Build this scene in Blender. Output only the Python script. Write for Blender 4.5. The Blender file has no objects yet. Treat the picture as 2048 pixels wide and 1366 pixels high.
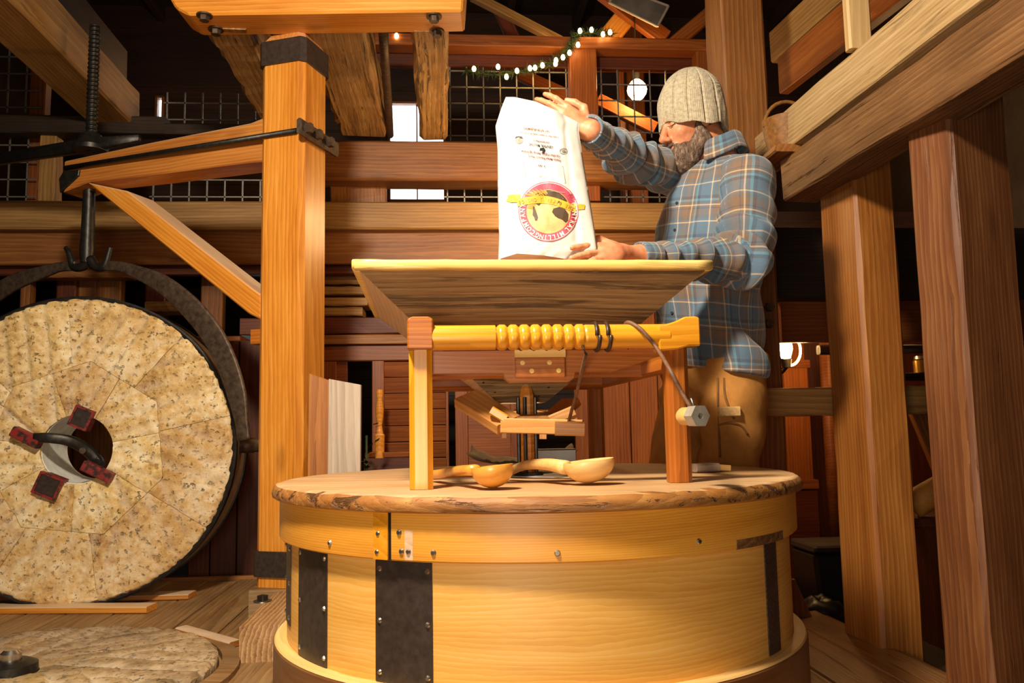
import bpy, bmesh, math, random
import numpy as np
from mathutils import Vector, Matrix, noise as mnoise

sc = bpy.context.scene
COL = sc.collection
PI = math.pi
random.seed(7)

# ------------------------------------------------------------------ camera
FPX = 1650.0                       # focal length in pixels of a 2048 px wide frame
YAW, PITCH, ROLL = math.radians(4.7), math.atan(172 / FPX), math.radians(1.1)
EYE = Vector((0, 0, 0.725))
F0 = Vector((math.sin(YAW), math.cos(YAW), 0))          # horizontal view direction
R0 = Vector((math.cos(YAW), -math.sin(YAW), 0))
FW = F0 * math.cos(PITCH) + Vector((0, 0, math.sin(PITCH)))
U0 = R0.cross(FW)
RT = R0 * math.cos(ROLL) - U0 * math.sin(ROLL)
UP = U0 * math.cos(ROLL) + R0 * math.sin(ROLL)
cam_data = bpy.data.cameras.new('camera')
cam_data.sensor_width = 36
cam_data.lens = FPX / 2048 * 36
cam_data.clip_start = 0.05
cam = bpy.data.objects.new('camera', cam_data)
COL.objects.link(cam)
cm = Matrix((RT, UP, -FW)).transposed().to_4x4()
cm.translation = EYE
cam.matrix_world = cm
sc.camera = cam

# ------------------------------------------------------------------ light and exposure
sc.view_settings.view_transform = 'Standard'
sc.view_settings.look = 'None'
sc.view_settings.exposure = 0.0
sc.view_settings.gamma = 1.0
sc.view_settings.use_curve_mapping = False
world = bpy.data.worlds.new('daylight')
sc.world = world
world.use_nodes = True
world.node_tree.nodes['Background'].inputs[0].default_value = (0.93, 0.97, 1.0, 1)
world.node_tree.nodes['Background'].inputs[1].default_value = 5.0


def camspace(x, y, z):
    """metres right of / ahead of the tripod, height above the platform"""
    v = R0 * x + F0 * y
    return Vector((v.x, v.y, z))


def W_(px, py, D):
    r = FW + RT * ((px - 1024) / FPX) - UP * ((py - 683) / FPX)
    return EYE + r * (D / r.dot(F0))


def area_light(name, loc, target, size, power, color, spread=PI):
    l = bpy.data.lights.new(name, 'AREA')
    l.energy, l.size, l.color = power, size, color
    l.spread = spread
    o = bpy.data.objects.new(name, l)
    COL.objects.link(o)
    o.location = loc
    o.rotation_euler = (Vector(target) - Vector(loc)).to_track_quat('-Z', 'Y').to_euler()
    return o


def point_light(name, loc, power, color, r=0.03):
    l = bpy.data.lights.new(name, 'POINT')
    l.energy, l.color, l.shadow_soft_size = power, color, r
    o = bpy.data.objects.new(name, l)
    COL.objects.link(o)
    o.location = loc
    return o


area_light('flash_softbox', camspace(-0.60, 0.90, 2.36), camspace(-0.1, 2.5, 0.75), 0.24, 104, (1.0, 0.87, 0.68))
area_light('flash_fill', camspace(-0.30, -0.30, 0.62), camspace(0, 3.0, 1.1), 0.6, 22, (1.0, 0.86, 0.68))
point_light('lamp_behind_sack', W_(1085, 385, 4.22), 17, (1.0, 0.66, 0.30), 0.05)


# ------------------------------------------------------------------ pixel helpers (photo frame 2048 x 1366)
def ray(px, py):
    return FW + RT * ((px - 1024) / FPX) - UP * ((py - 683) / FPX)


def W(px, py, D):
    r = ray(px, py)
    return EYE + r * (D / r.dot(F0))


def onZ(px, py, z):
    r = ray(px, py)
    return EYE + r * ((z - EYE.z) / r.z)


def onY(px, py, y):
    r = ray(px, py)
    return EYE + r * (y / r.y)


def onX(px, py, x):
    r = ray(px, py)
    return EYE + r * (x / r.x)


# ------------------------------------------------------------------ materials
def lin(c):
    return tuple((v / 12.92 if v <= 0.04045 else ((v + 0.055) / 1.055) ** 2.4) for v in c)


def hexc(h):
    return lin(tuple(int(h[i:i + 2], 16) / 255 for i in (0, 2, 4))) + (1,)


class NT:
    def __init__(self, name):
        self.m = bpy.data.materials.new(name)
        self.m.use_nodes = True
        self.t = self.m.node_tree
        self.b = self.t.nodes['Principled BSDF']

    def n(self, typ, **kw):
        nd = self.t.nodes.new(typ)
        for k, v in kw.items():
            if k.startswith('i_'):
                key = k[2:]
                key = int(key) if key.isdigit() else key.replace('_', ' ')
                nd.inputs[key].default_value = v
            else:
                setattr(nd, k, v)
        return nd

    def l(self, a, b):
        self.t.links.new(a, b)

    def math(self, op, a, b=None, c=None):
        nd = self.t.nodes.new('ShaderNodeMath')
        nd.operation = op
        for i, v in enumerate((a, b, c)):
            if v is None:
                continue
            if isinstance(v, (int, float)):
                nd.inputs[i].default_value = v
            else:
                self.l(v, nd.inputs[i])
        return nd.outputs[0]

    def vmath(self, op, a, b=None):
        nd = self.t.nodes.new('ShaderNodeVectorMath')
        nd.operation = op
        for i, v in enumerate((a, b)):
            if v is None:
                continue
            if isinstance(v, (tuple, list)):
                nd.inputs[i].default_value = v
            elif isinstance(v, (int, float)):
                nd.inputs['Scale'].default_value = v
            elif op == 'SCALE' and i == 1:
                self.l(v, nd.inputs['Scale'])
            else:
                self.l(v, nd.inputs[i])
        return nd.outputs[0]

    def ramp(self, fac, stops, interp='LINEAR'):
        nd = self.t.nodes.new('ShaderNodeValToRGB')
        cr = nd.color_ramp
        cr.interpolation = interp
        while len(cr.elements) < len(stops):
            cr.elements.new(0.5)
        for e, (p, c) in zip(cr.elements, stops):
            e.position = p
            e.color = c if len(c) == 4 else tuple(c) + (1,)
        self.l(fac, nd.inputs[0])
        return nd.outputs[0]

    def mix(self, fac, a, b, mode='MIX'):
        nd = self.t.nodes.new('ShaderNodeMix')
        nd.data_type = 'RGBA'
        nd.blend_type = mode
        for i, v in ((0, fac), (6, a), (7, b)):
            if isinstance(v, (int, float)):
                nd.inputs[i].default_value = v
            elif isinstance(v, tuple):
                nd.inputs[i].default_value = v
            else:
                self.l(v, nd.inputs[i])
        return nd.outputs[2]

    def coords(self, src='object', rnd=True):
        if src == 'object':
            c = self.n('ShaderNodeTexCoord').outputs['Object']
        else:
            c = self.n('ShaderNodeAttribute', attribute_name='gc').outputs['Vector']
        if rnd:
            r = self.n('ShaderNodeObjectInfo').outputs['Random']
            cx = self.n('ShaderNodeCombineXYZ')
            self.l(self.math('MULTIPLY', r, 7.3), cx.inputs[0])
            self.l(self.math('MULTIPLY', r, 0.11), cx.inputs[1])
            self.l(self.math('MULTIPLY', r, -0.09), cx.inputs[2])
            c = self.vmath('ADD', c, cx.outputs[0])
        return c

    def noise(self, vec, scale, detail=4, rough=0.55, dist=0.0, out=0):
        nd = self.n('ShaderNodeTexNoise')
        nd.inputs['Scale'].default_value = scale
        nd.inputs['Detail'].default_value = detail
        nd.inputs['Roughness'].default_value = rough
        nd.inputs['Distortion'].default_value = dist
        self.l(vec, nd.inputs['Vector'])
        return nd.outputs[out]

    def bump(self, h, strength=0.3, dist=0.002):
        nd = self.n('ShaderNodeBump')
        nd.inputs['Strength'].default_value = strength
        nd.inputs['Distance'].default_value = dist
        self.l(h, nd.inputs['Height'])
        self.l(nd.outputs[0], self.b.inputs['Normal'])


def wood(name, dark, mid, light, rough=0.45, ring=9, bump=0.25, bd=0.002, src='object', vary=0.25, crack=0.0,
         blotch=None, bl_amt=0.0, fine=0.3, spec=0.5, coat=0.0, stretch=0.07, knots=0.0, dust=0.0, contrast=1.0, warp=0.06, ct=0.31):
    """long-grained wood, grain along X: growth rings, pores, checks, knots, stains and settled flour dust"""
    t = NT(name)
    c = t.coords(src)
    wn = t.noise(t.vmath('MULTIPLY', c, (0.9, 4, 4)), 1.0, 3, 0.5, 0, 1)
    c2 = t.vmath('ADD', c, t.vmath('SCALE', t.vmath('SUBTRACT', wn, (0.5, 0.5, 0.5)), warp))
    c3 = t.vmath('ADD', t.vmath('MULTIPLY', c2, (stretch, 1, 1)), (0, 0.045, 0.13))
    wv = t.n('ShaderNodeTexWave', wave_type='RINGS', rings_direction='X', wave_profile='SAW')
    wv.inputs['Scale'].default_value = ring * 2.1
    wv.inputs['Distortion'].default_value = 2.4
    wv.inputs['Detail'].default_value = 3
    wv.inputs['Detail Scale'].default_value = 3.0
    t.l(c3, wv.inputs['Vector'])
    fn = t.noise(t.vmath('MULTIPLY', c, (4, 120, 120)), 1.0, 4, 0.7)
    lo = t.noise(t.vmath('MULTIPLY', c2, (1.4, 11, 11)), 1.0, 6, 0.62, 0.3)
    wavec = t.math('POWER', wv.outputs['Fac'], 1.6)
    fac = t.math('ADD', t.math('MULTIPLY', t.math('SUBTRACT', wavec, 0.4), 0.22 * contrast),
                 t.math('ADD', t.math('MULTIPLY', t.math('SUBTRACT', fn, 0.5), fine * 1.5), t.math('MULTIPLY', t.math('SUBTRACT', lo, 0.5), 0.75)))
    fac = t.math('ADD', fac, 0.5)
    col = t.ramp(fac, [(0.16, dark), (0.5, mid), (0.84, light)])
    h = fac
    if blotch is not None:
        bn = t.noise(t.vmath('MULTIPLY', c, (2.2, 6, 6)), 1.0, 5, 0.65, 0.4)
        bf = t.ramp(bn, [(0.45, (0, 0, 0)), (0.68, (1, 1, 1))])
        col = t.mix(t.math('MULTIPLY', bf, bl_amt), col, blotch)
    if crack > 0:
        cn = t.noise(t.vmath('MULTIPLY', c2, (2.0, 48, 48)), 1.0, 5, 0.62, 0.6)
        cf = t.ramp(cn, [(ct, (1, 1, 1)), (ct + 0.08, (0, 0, 0))])
        col = t.mix(t.math('MULTIPLY', cf, crack), col, tuple(v * 0.25 for v in dark[:3]) + (1,))
        h = t.math('SUBTRACT', fac, t.math('MULTIPLY', cf, 1.2))
    if knots > 0:
        kv = t.n('ShaderNodeTexVoronoi')
        kv.inputs['Scale'].default_value = 1.0
        t.l(t.vmath('MULTIPLY', c2, (1.9, 5.5, 5.5)), kv.inputs['Vector'])
        kf = t.ramp(kv.outputs['Distance'], [(0.06, (1, 1, 1)), (0.15, (0, 0, 0))])
        col = t.mix(t.math('MULTIPLY', kf, knots), col, tuple(v * 0.35 for v in dark[:3]) + (1,))
    r = t.n('ShaderNodeObjectInfo').outputs['Random']
    hs = t.n('ShaderNodeHueSaturation')
    t.l(t.math('ADD', t.math('MULTIPLY', r, vary), 1 - vary / 2), hs.inputs['Value'])
    t.l(col, hs.inputs['Color'])
    out = hs.outputs[0]
    if dust > 0:
        ge = t.n('ShaderNodeNewGeometry').outputs['Normal']
        se = t.n('ShaderNodeSeparateXYZ')
        t.l(ge, se.inputs[0])
        up = t.ramp(se.outputs[2], [(0.45, (0, 0, 0)), (0.8, (1, 1, 1))])
        dn = t.noise(t.vmath('MULTIPLY', c, (2, 5, 5)), 1.0, 5, 0.6)
        df = t.ramp(dn, [(0.3, (0.35, 0.35, 0.35)), (0.65, (1, 1, 1))])
        out = t.mix(t.math('MULTIPLY', t.math('MULTIPLY', up, df), dust), out, H('e6d8bd'))
    t.l(out, t.b.inputs['Base Color'])
    t.b.inputs['Roughness'].default_value = rough
    t.b.inputs['Specular IOR Level'].default_value = spec
    if coat:
        t.b.inputs['Coat Weight'].default_value = coat
        t.b.inputs['Coat Roughness'].default_value = 0.25
    t.bump(h, bump, bd)
    return t.m


def plain(name, col, rough=0.5, metal=0.0, nscale=30, namt=0.25, bump=0.15, bd=0.001, src='object', spec=0.5):
    t = NT(name)
    c = t.coords(src, rnd=True)
    nz = t.noise(c, nscale, 5, 0.6)
    cc = t.ramp(nz, [(0.3, tuple(v * (1 - namt) for v in col[:3])), (0.7, tuple(min(1, v * (1 + namt)) for v in col[:3]))])
    t.l(cc, t.b.inputs['Base Color'])
    t.b.inputs['Roughness'].default_value = rough
    t.b.inputs['Metallic'].default_value = metal
    t.b.inputs['Specular IOR Level'].default_value = spec
    t.bump(nz, bump, bd)
    return t.m


def emit(name, col, strength):
    t = NT(name)
    t.b.inputs['Base Color'].default_value = (0.9, 0.8, 0.6, 1)
    t.b.inputs['Emission Color'].default_value = col
    t.b.inputs['Emission Strength'].default_value = strength
    return t.m


H = hexc
M = {}
M['fir'] = wood('fir_honey', H('a85c16'), H('d98a2c'), H('edb05a'), 0.42, ring=9, bump=0.12, knots=0.35, coat=0.12, dust=0.8)
M['fir_dull'] = wood('fir_brown', H('8a4a1a'), H('b46f2c'), H('cf9048'), 0.5, ring=10, bump=0.15, knots=0.3, dust=0.8)
M['fir_pale'] = wood('fir_planed', H('b08a55'), H('cda872'), H('dcc090'), 0.6, ring=9, bump=0.1)
M['ply'] = wood('plywood_golden', H('c07f30'), H('e3a94e'), H('f0c67c'), 0.48, ring=11, bump=0.05, src='gc', vary=0.06, stretch=0.30, fine=0.12, coat=0.05, contrast=0.8, warp=0.16)
M['hoopw'] = wood('bent_fir_hoop', H('b0691e'), H('dc952f'), H('eab050'), 0.46, ring=26, bump=0.05, src='gc', vary=0.05, stretch=0.03, fine=0.2, coat=0.06, contrast=0.9)
M['ringw'] = wood('painted_base_ring', H('543019'), H('6e4323'), H('7d5230'), 0.42, ring=8, bump=0.06, src='gc', vary=0.05, blotch=H('9c7a54'), bl_amt=0.3, contrast=0.5)
M['ringtop'] = wood('ring_top_ply', H('c2924e'), H('dcb06a'), H('e8c686'), 0.6, ring=9, bump=0.05, src='gc', vary=0.05)
M['lidedge'] = wood('lid_edge', H('6e4018'), H('a0672e'), H('c08c4a'), 0.55, ring=9, bump=0.8, bd=0.004, crack=0.8, vary=0.1, ct=0.37, blotch=H('5c3414'), bl_amt=0.4)
M['lid'] = wood('lid_oak', H('7c4c1c'), H('b07a3a'), H('d0a264'), 0.5, ring=9, bump=0.4, crack=0.4, vary=0.18, dust=0.25)
M['oak'] = wood('oak_reddish', H('7a3a0e'), H('ab5f1c'), H('c88030'), 0.38, ring=16, bump=0.14, coat=0.2, vary=0.12)
M['oak_gold'] = wood('oak_golden', H('a8620f'), H('d98f1c'), H('ecab3c'), 0.30, ring=7, bump=0.05, coat=0.35, vary=0.08, contrast=0.8)
M['oak_tan'] = wood('oak_tan', H('8a5422'), H('bd8040'), H('d49e5c'), 0.45, ring=12, bump=0.14, vary=0.12)
M['hopper'] = wood('hopper_weathered', H('5c4226'), H('94764e'), H('b8986a'), 0.7, ring=12, bump=0.8, bd=0.003, crack=0.6, blotch=H('7a4a20'), bl_amt=0.5, fine=0.5, vary=0.06, ct=0.40)
M['hopper_side'] = wood('hopper_side', H('b08868'), H('d2ab88'), H('e4c6a4'), 0.6, ring=10, bump=0.12, vary=0.06)
M['rim'] = wood('hopper_rim', H('c08a38'), H('e6ba64'), H('f6da90'), 0.45, ring=8, bump=0.25, crack=0.25, vary=0.05)
M['scoop'] = wood('scoop_wood', H('b06a1c'), H('da9334'), H('ecb057'), 0.33, contrast=0.25, ring=4, bump=0.03, coat=0.3, vary=0.1)
M['ladle'] = wood('ladle_wood', H('b88848'), H('dcae68'), H('eccb92'), 0.40, contrast=0.25, ring=4, bump=0.03, coat=0.15, vary=0.1)
M['redwood'] = wood('redwood_boards', H('371506'), H('5e270d'), H('783a17'), 0.5, ring=9, bump=0.2, vary=0.45, crack=0.15)
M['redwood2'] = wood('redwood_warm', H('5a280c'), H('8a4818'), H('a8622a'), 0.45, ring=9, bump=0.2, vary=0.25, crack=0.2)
M['dark'] = wood('old_dark_timber', H('1c120a'), H('302013'), H('453120'), 0.6, ring=9, bump=0.5, bd=0.004, vary=0.3, crack=0.4)
M['dark_red'] = wood('dark_red_boards', H('1d0d06'), H('32180b'), H('472310'), 0.55, ring=9, bump=0.3, vary=0.5, crack=0.3)
M['hewn'] = wood('hewn_timber', H('634321'), H('ab7f48'), H('d6b076'), 0.65, ring=6, bump=1.0, bd=0.008, crack=0.6, blotch=H('4a2f14'), bl_amt=0.45, vary=0.15)
M['brown'] = wood('brown_timber', H('5c3210'), H('8a5424'), H('ac783c'), 0.5, ring=8, bump=0.35, crack=0.3, vary=0.2, knots=0.4)
M['tan'] = wood('tan_timber', H('6e4820'), H('9e743e'), H('bd945a'), 0.55, ring=8, bump=0.3, crack=0.3, vary=0.2, knots=0.5)
M['sawn'] = wood('rough_sawn_pale', H('8a683e'), H('b99766'), H('d6b88c'), 0.65, ring=12, bump=0.9, bd=0.003, crack=0.2, vary=0.08, fine=0.55, knots=0.3)
M['rough_brown'] = wood('rough_brown_beam', H('4a2d16'), H('7a522c'), H('a0764a'), 0.6, ring=10, bump=1.0, bd=0.005, crack=0.35, vary=0.08, blotch=H('50331a'), bl_amt=0.5, fine=0.4)
M['post_r'] = wood('right_post_fir', H('6a360e'), H('9a5c22'), H('bd7f3c'), 0.5, ring=9, bump=0.3, crack=0.2, vary=0.1, knots=0.6)
M['post_r2'] = wood('right_post_brown', H('45250f'), H('704020'), H('94643a'), 0.5, ring=10, bump=0.5, crack=0.3, vary=0.1, knots=0.4)
M['deck'] = wood('deck_boards', H('5a3c20'), H('8c663c'), H('b18a56'), 0.6, ring=9, bump=0.4, crack=0.35, vary=0.3, blotch=H('a58e6a'), bl_amt=0.35)
M['deck_r'] = wood('deck_boards_worn', H('4c2c12'), H('7f522a'), H('a87a48'), 0.36, ring=12, bump=0.9, bd=0.004, crack=0.6, vary=0.2, blotch=H('a88a68'), bl_amt=0.3)
M['grey_board'] = wood('weathered_grey_board', H('8d7a6a'), H('b5a08c'), H('ccbaa6'), 0.65, ring=9, bump=0.25, crack=0.15, vary=0.06)
M['iron'] = plain('black_iron', H('3b3733'), 0.42, 0.75, 40, 0.4, 0.35, 0.002)
M['iron_flat'] = plain('blued_iron_plate', H('3a2f29'), 0.42, 0.15, 60, 0.35, 0.12, 0.001)
M['iron_rust'] = plain('rusty_iron', H('5b4a3c'), 0.55, 0.6, 45, 0.5, 0.5, 0.003)
M['steel'] = plain('bright_steel', H('b9b2a6'), 0.28, 0.95, 60, 0.25, 0.1, 0.0005)
M['galv'] = plain('galvanised_wire', H('9a9288'), 0.45, 0.7, 80, 0.2, 0.05, 0.0005)
def chipped(name, base, paint):
    t = NT(name)
    c = t.coords('object')
    n = t.noise(c, 38, 5, 0.65)
    f = t.ramp(n, [(0.44, (0, 0, 0)), (0.52, (1, 1, 1))])
    t.l(t.mix(f, base, paint), t.b.inputs['Base Color'])
    t.b.inputs['Roughness'].default_value = 0.45
    t.b.inputs['Metallic'].default_value = 0.1
    t.bump(n, 0.3, 0.002)
    return t.m


M['red_paint'] = chipped('chipped_red_paint', H('3a2a26'), H('8e2c2a'))
M['plaster'] = plain('eye_plaster', H('f4efe4'), 0.7, 0.0, 25, 0.15, 0.3, 0.003)
M['rimcoat'] = plain('stone_rim_coat', H('8b7868'), 0.7, 0.0, 12, 0.3, 0.4, 0.004)
M['black_plastic'] = plain('black_plastic', H('1c1b19'), 0.4, 0.0, 20, 0.2, 0.05)
M['leather'] = plain('leather_cord', H('6b4a33'), 0.6, 0.0, 120, 0.35, 0.4, 0.001)
M['leather_dk'] = plain('leather_dark', H('3a231a'), 0.45, 0.0, 120, 0.3, 0.3, 0.001)
M['paper'] = plain('grey_paper', H('c4b8a2'), 0.8, 0.0, 25, 0.15, 0.5, 0.004)
M['tin'] = plain('grey_tin', H('a8a59e'), 0.35, 0.6, 25, 0.1, 0.05)
M['bag'] = plain('white_paper_bag', H('d2ccc3'), 0.6, 0.0, 9, 0.03, 0.25, 0.006)
M['green'] = plain('garland_green', H('2c3a16'), 0.7, 0.0, 60, 0.5, 0.2)
M['basket'] = plain('wicker', H('8a5a26'), 0.6, 0.0, 60, 0.4, 0.4, 0.002)
M['bulb'] = emit('glowing_bulb', (1.0, 0.66, 0.26, 1), 25)
M['fairy'] = emit('fairy_bulb', (1.0, 0.64, 0.22, 1), 22)
M['glass'] = NT('window_glass').m
g = M['glass'].node_tree.nodes['Principled BSDF']
g.inputs['Transmission Weight'].default_value = 1.0
g.inputs['Roughness'].default_value = 0.02
g.inputs['IOR'].default_value = 1.02
for nm, c in (('p_red', 'b8485a'), ('p_black', '120e0c'), ('p_yellow', 'dba32a'), ('p_cream', 'f3e7cc'), ('p_tan', 'c9a56a'),
              ('p_brown', '4a3520'), ('p_gold', 'b98a35'), ('p_redtxt', '6e1f18'), ('p_grey', '8f887e')):
    M[nm] = plain('print_' + nm[2:], H(c), 0.6, 0, 50, 0.06, 0.02)


# ------------------------------------------------------------------ object helpers
def wm(o):
    return o.matrix_basis.copy() if o.parent is None else wm(o.parent) @ o.matrix_basis


def tag(o, label=None, cat=None, group=None, kind=None):
    for k, v in (('label', label), ('category', cat), ('group', group), ('kind', kind)):
        if v:
            o[k] = v
    return o


def thing(name, label, cat, loc=(0, 0, 0), rz=0.0, group=None):
    o = bpy.data.objects.new(name, None)
    o.empty_display_size = 0.1
    COL.objects.link(o)
    o.matrix_basis = Matrix.Translation(Vector(loc)) @ Matrix.Rotation(rz, 4, 'Z')
    return tag(o, label, cat, group)


def link(name, me, mat=None, parent=None, mw=None):
    o = bpy.data.objects.new(name, me)
    COL.objects.link(o)
    if mat is not None and not me.materials:
        me.materials.append(mat)
    mw = mw or Matrix.Identity(4)
    if parent is not None:
        o.parent = parent
        o.matrix_basis = wm(parent).inverted() @ mw
    else:
        o.matrix_basis = mw
    return o


def mesh(name, vs, fs, smooth=False, gc=None):
    me = bpy.data.meshes.new(name)
    me.from_pydata([tuple(v) for v in vs], [], [tuple(f) for f in fs])
    if smooth:
        me.polygons.foreach_set('use_smooth', [True] * len(me.polygons))
    if gc is not None:
        a = me.attributes.new('gc', 'FLOAT_VECTOR', 'POINT')
        a.data.foreach_set('vector', np.array(gc, dtype=np.float32).ravel())
    me.update()
    return me


def frame(p0, p1, up=(0, 0, 1)):
    """matrix with local X from p0 towards p1, local Z as near up as it can be"""
    p0, p1 = Vector(p0), Vector(p1)
    x = (p1 - p0).normalized()
    u = Vector(up)
    if abs(x.dot(u.normalized())) > 0.98:
        u = Vector((0, 1, 0))
    y = u.cross(x).normalized()
    z = x.cross(y)
    m = Matrix((x, y, z)).transposed().to_4x4()
    m.translation = p0
    return m, (p1 - p0).length


def beam_mesh(L, w, h, ch=0.006, seg=1, jit=0.0, w1=None, h1=None, seed=0, top=0.5):
    """bar along +X, width w in Y, height h in Z, chamfered edges; (w1, h1) at the far end"""
    rnd = random.Random(seed)
    w1, h1 = w1 or w, h1 or h
    vs, fs = [], []
    for i in range(seg + 1):
        t = i / seg
        a, b = (w + (w1 - w) * t) / 2, (h + (h1 - h) * t)
        z0, z1 = -b * (1 - top), b * top
        pts = [(-a + ch, z0), (a - ch, z0), (a, z0 + ch), (a, z1 - ch), (a - ch, z1), (-a + ch, z1), (-a, z1 - ch), (-a, z0 + ch)]
        for (y, z) in pts:
            vs.append((t * L, y + rnd.uniform(-jit, jit), z + rnd.uniform(-jit, jit)))
    for i in range(seg):
        for k in range(8):
            a = i * 8 + k
            b = i * 8 + (k + 1) % 8
            fs.append((a, a + 8, b + 8, b))
    fs.append(tuple(range(8)))
    fs.append(tuple(range(seg * 8 + 7, seg * 8 - 1, -1)))
    return vs, fs


def fix(me):
    bm = bmesh.new()
    bm.from_mesh(me)
    bmesh.ops.recalc_face_normals(bm, faces=bm.faces[:])
    bm.to_mesh(me)
    bm.free()
    return me


def beam(name, p0, p1, w, h, mat, parent=None, up=(0, 0, 1), ch=0.006, seg=1, jit=0.0, w1=None, h1=None, top=0.5):
    m, L = frame(p0, p1, up)
    vs, fs = beam_mesh(L, w, h, min(ch, w * 0.3, h * 0.3), seg, jit, w1, h1, seed=sum(map(ord, name)) + int(L * 1000), top=top)
    me = fix(mesh(name, vs, fs))
    return link(name, me, mat, parent, m)


def vbeam(name, x, y, z0, z1, wx, wy, mat, parent=None, rz=0.0, **k):
    """upright timber; wx across, wy deep"""
    return beam(name, (x, y, z0), (x, y, z1), wx, wy, mat, parent, up=(-math.sin(rz), math.cos(rz), 0), **k)


def tube_data(path, rad, n=10, cap=True, flat=None, up=None, sq=0.35):
    """swept circle; rad number or list; flat: list of (a, b) half sizes instead"""
    P = [Vector(p) for p in path]
    N = len(P)
    vs, fs, gc = [], [], []
    prev = None
    s = 0
    for i in range(N):
        t = (P[min(i + 1, N - 1)] - P[max(i - 1, 0)]).normalized()
        if up is not None:
            prev = Vector(up) - t * Vector(up).dot(t)
        elif prev is None:
            prev = Vector((0, 0, 1)) if abs(t.z) < 0.9 else Vector((0, 1, 0))
        prev = (prev - t * prev.dot(t)).normalized()
        b = t.cross(prev)
        if i:
            s += (P[i] - P[i - 1]).length
        for k in range(n):
            a = 2 * PI * k / n
            if flat is not None:
                fa, fb = flat[i] if isinstance(flat, list) else flat
                ca, sa = math.cos(a), math.sin(a)
                e = sq
                q = prev * (fa * math.copysign(abs(ca) ** e, ca)) + b * (fb * math.copysign(abs(sa) ** e, sa))
            else:
                r = rad[i] if isinstance(rad, (list, tuple)) else rad
                q = prev * (r * math.cos(a)) + b * (r * math.sin(a))
            vs.append(P[i] + q)
            gc.append((s, a * 0.03, 0.02))
    for i in range(N - 1):
        for k in range(n):
            a, b2 = i * n + k, i * n + (k + 1) % n
            fs.append((a, b2, b2 + n, a + n))
    if cap:
        fs.append(tuple(range(n))[::-1])
        fs.append(tuple(range((N - 1) * n, N * n)))
    return vs, fs, gc


def tube(name, path, rad, mat, parent=None, n=10, flat=None, up=None, smooth=True, sq=0.35):
    vs, fs, gc = tube_data(path, rad, n, True, flat, up, sq)
    o0 = Vector(path[0])
    me = mesh(name, [v - o0 for v in vs], fs, smooth, gc)
    fix(me)
    return link(name, me, mat, parent, Matrix.Translation(o0))


def smooth_path(pts, k=6):
    """Catmull-Rom through pts"""
    P = [Vector(p) for p in pts]
    P = [P[0] * 2 - P[1]] + P + [P[-1] * 2 - P[-2]]
    out = []
    for i in range(1, len(P) - 2):
        for j in range(k):
            t = j / k
            a, b, c, d = P[i - 1], P[i], P[i + 1], P[i + 2]
            out.append(0.5 * ((2 * b) + (c - a) * t + (2 * a - 5 * b + 4 * c - d) * t * t + (3 * b - a - 3 * c + d) * t ** 3))
    out.append(P[-2])
    return out


def lathe(name, prof, mat, parent=None, mw=None, n=64, a0=0.0, a1=2 * PI, smooth=True, closed=True, wob=0.0):
    """closed profile [(r, z)] turned about local Z"""
    full = abs(a1 - a0 - 2 * PI) < 1e-6
    vs, fs, gc = [], [], []
    m = len(prof)
    cnt = n if full else n + 1
    for i in range(cnt):
        a = a0 + (a1 - a0) * i / n
        acc = 0
        for j, (r, z) in enumerate(prof):
            if j:
                acc += math.hypot(r - prof[j - 1][0], z - prof[j - 1][1])
            rr = r + wob * mnoise.noise(Vector((math.cos(a) * 6, math.sin(a) * 6, z * 9)))
            vs.append((rr * math.cos(a), rr * math.sin(a), z))
            gc.append((a * max(r, 0.05), z, acc))
    for i in range(n):
        i2 = (i + 1) % cnt
        for j in range(m if closed else m - 1):
            j2 = (j + 1) % m
            fs.append((i * m + j, i2 * m + j, i2 * m + j2, i * m + j2))
    if not full and closed:
        fs.append(tuple(range(m)))
        fs.append(tuple(range(n * m, (n + 1) * m))[::-1])
    me = mesh(name, vs, fs, smooth, gc)
    fix(me)
    if smooth:
        try:
            me.set_sharp_from_angle(angle=math.radians(40))
        except Exception:
            pass
    return link(name, me, mat, parent, mw)


def prism(name, poly, d, mat, parent=None, mw=None, ch=0.0):
    """polygon in local XZ, thickness d along local Y (centred), optional chamfer"""
    bm = bmesh.new()
    v = [bm.verts.new((x, -d / 2, z)) for x, z in poly]
    f = bm.faces.new(v)
    r = bmesh.ops.extrude_face_region(bm, geom=[f])
    bmesh.ops.translate(bm, verts=[e for e in r['geom'] if isinstance(e, bmesh.types.BMVert)], vec=(0, d, 0))
    bmesh.ops.recalc_face_normals(bm, faces=bm.faces[:])
    if ch:
        bmesh.ops.bevel(bm, geom=bm.edges[:], offset=ch, segments=1, affect='EDGES')
    me = bpy.data.meshes.new(name)
    bm.to_mesh(me)
    bm.free()
    return link(name, me, mat, parent, mw)


def disc_mesh(name, r, h, n=10, slot=False, dome=0.6):
    """screw or bolt head, base at z=0"""
    vs = [(r * math.cos(2 * PI * k / n), r * math.sin(2 * PI * k / n), 0) for k in range(n)]
    vs += [(r * dome * math.cos(2 * PI * k / n), r * dome * math.sin(2 * PI * k / n), h) for k in range(n)]
    fs = [(k, (k + 1) % n, n + (k + 1) % n, n + k) for k in range(n)] + [tuple(range(n, 2 * n))]
    return mesh(name, vs, fs)


SCREW = disc_mesh('screw', 0.0055, 0.003, 10)
SCREW.materials.append(M['steel'])
BOLT = disc_mesh('bolt', 0.017, 0.018, 6, dome=0.95)
BOLT.materials.append(M['iron_rust'])


def along(me_name_or_mesh, name, p, nrm, parent, scale=1.0, mat=None):
    """put a head (built on +Z) at p, pointing along nrm"""
    q = Vector(nrm).to_track_quat('Z', 'Y').to_matrix().to_4x4()
    q = Matrix.Translation(Vector(p)) @ q @ Matrix.Scale(scale, 4)
    return link(name, me_name_or_mesh, mat, parent, q)


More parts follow.
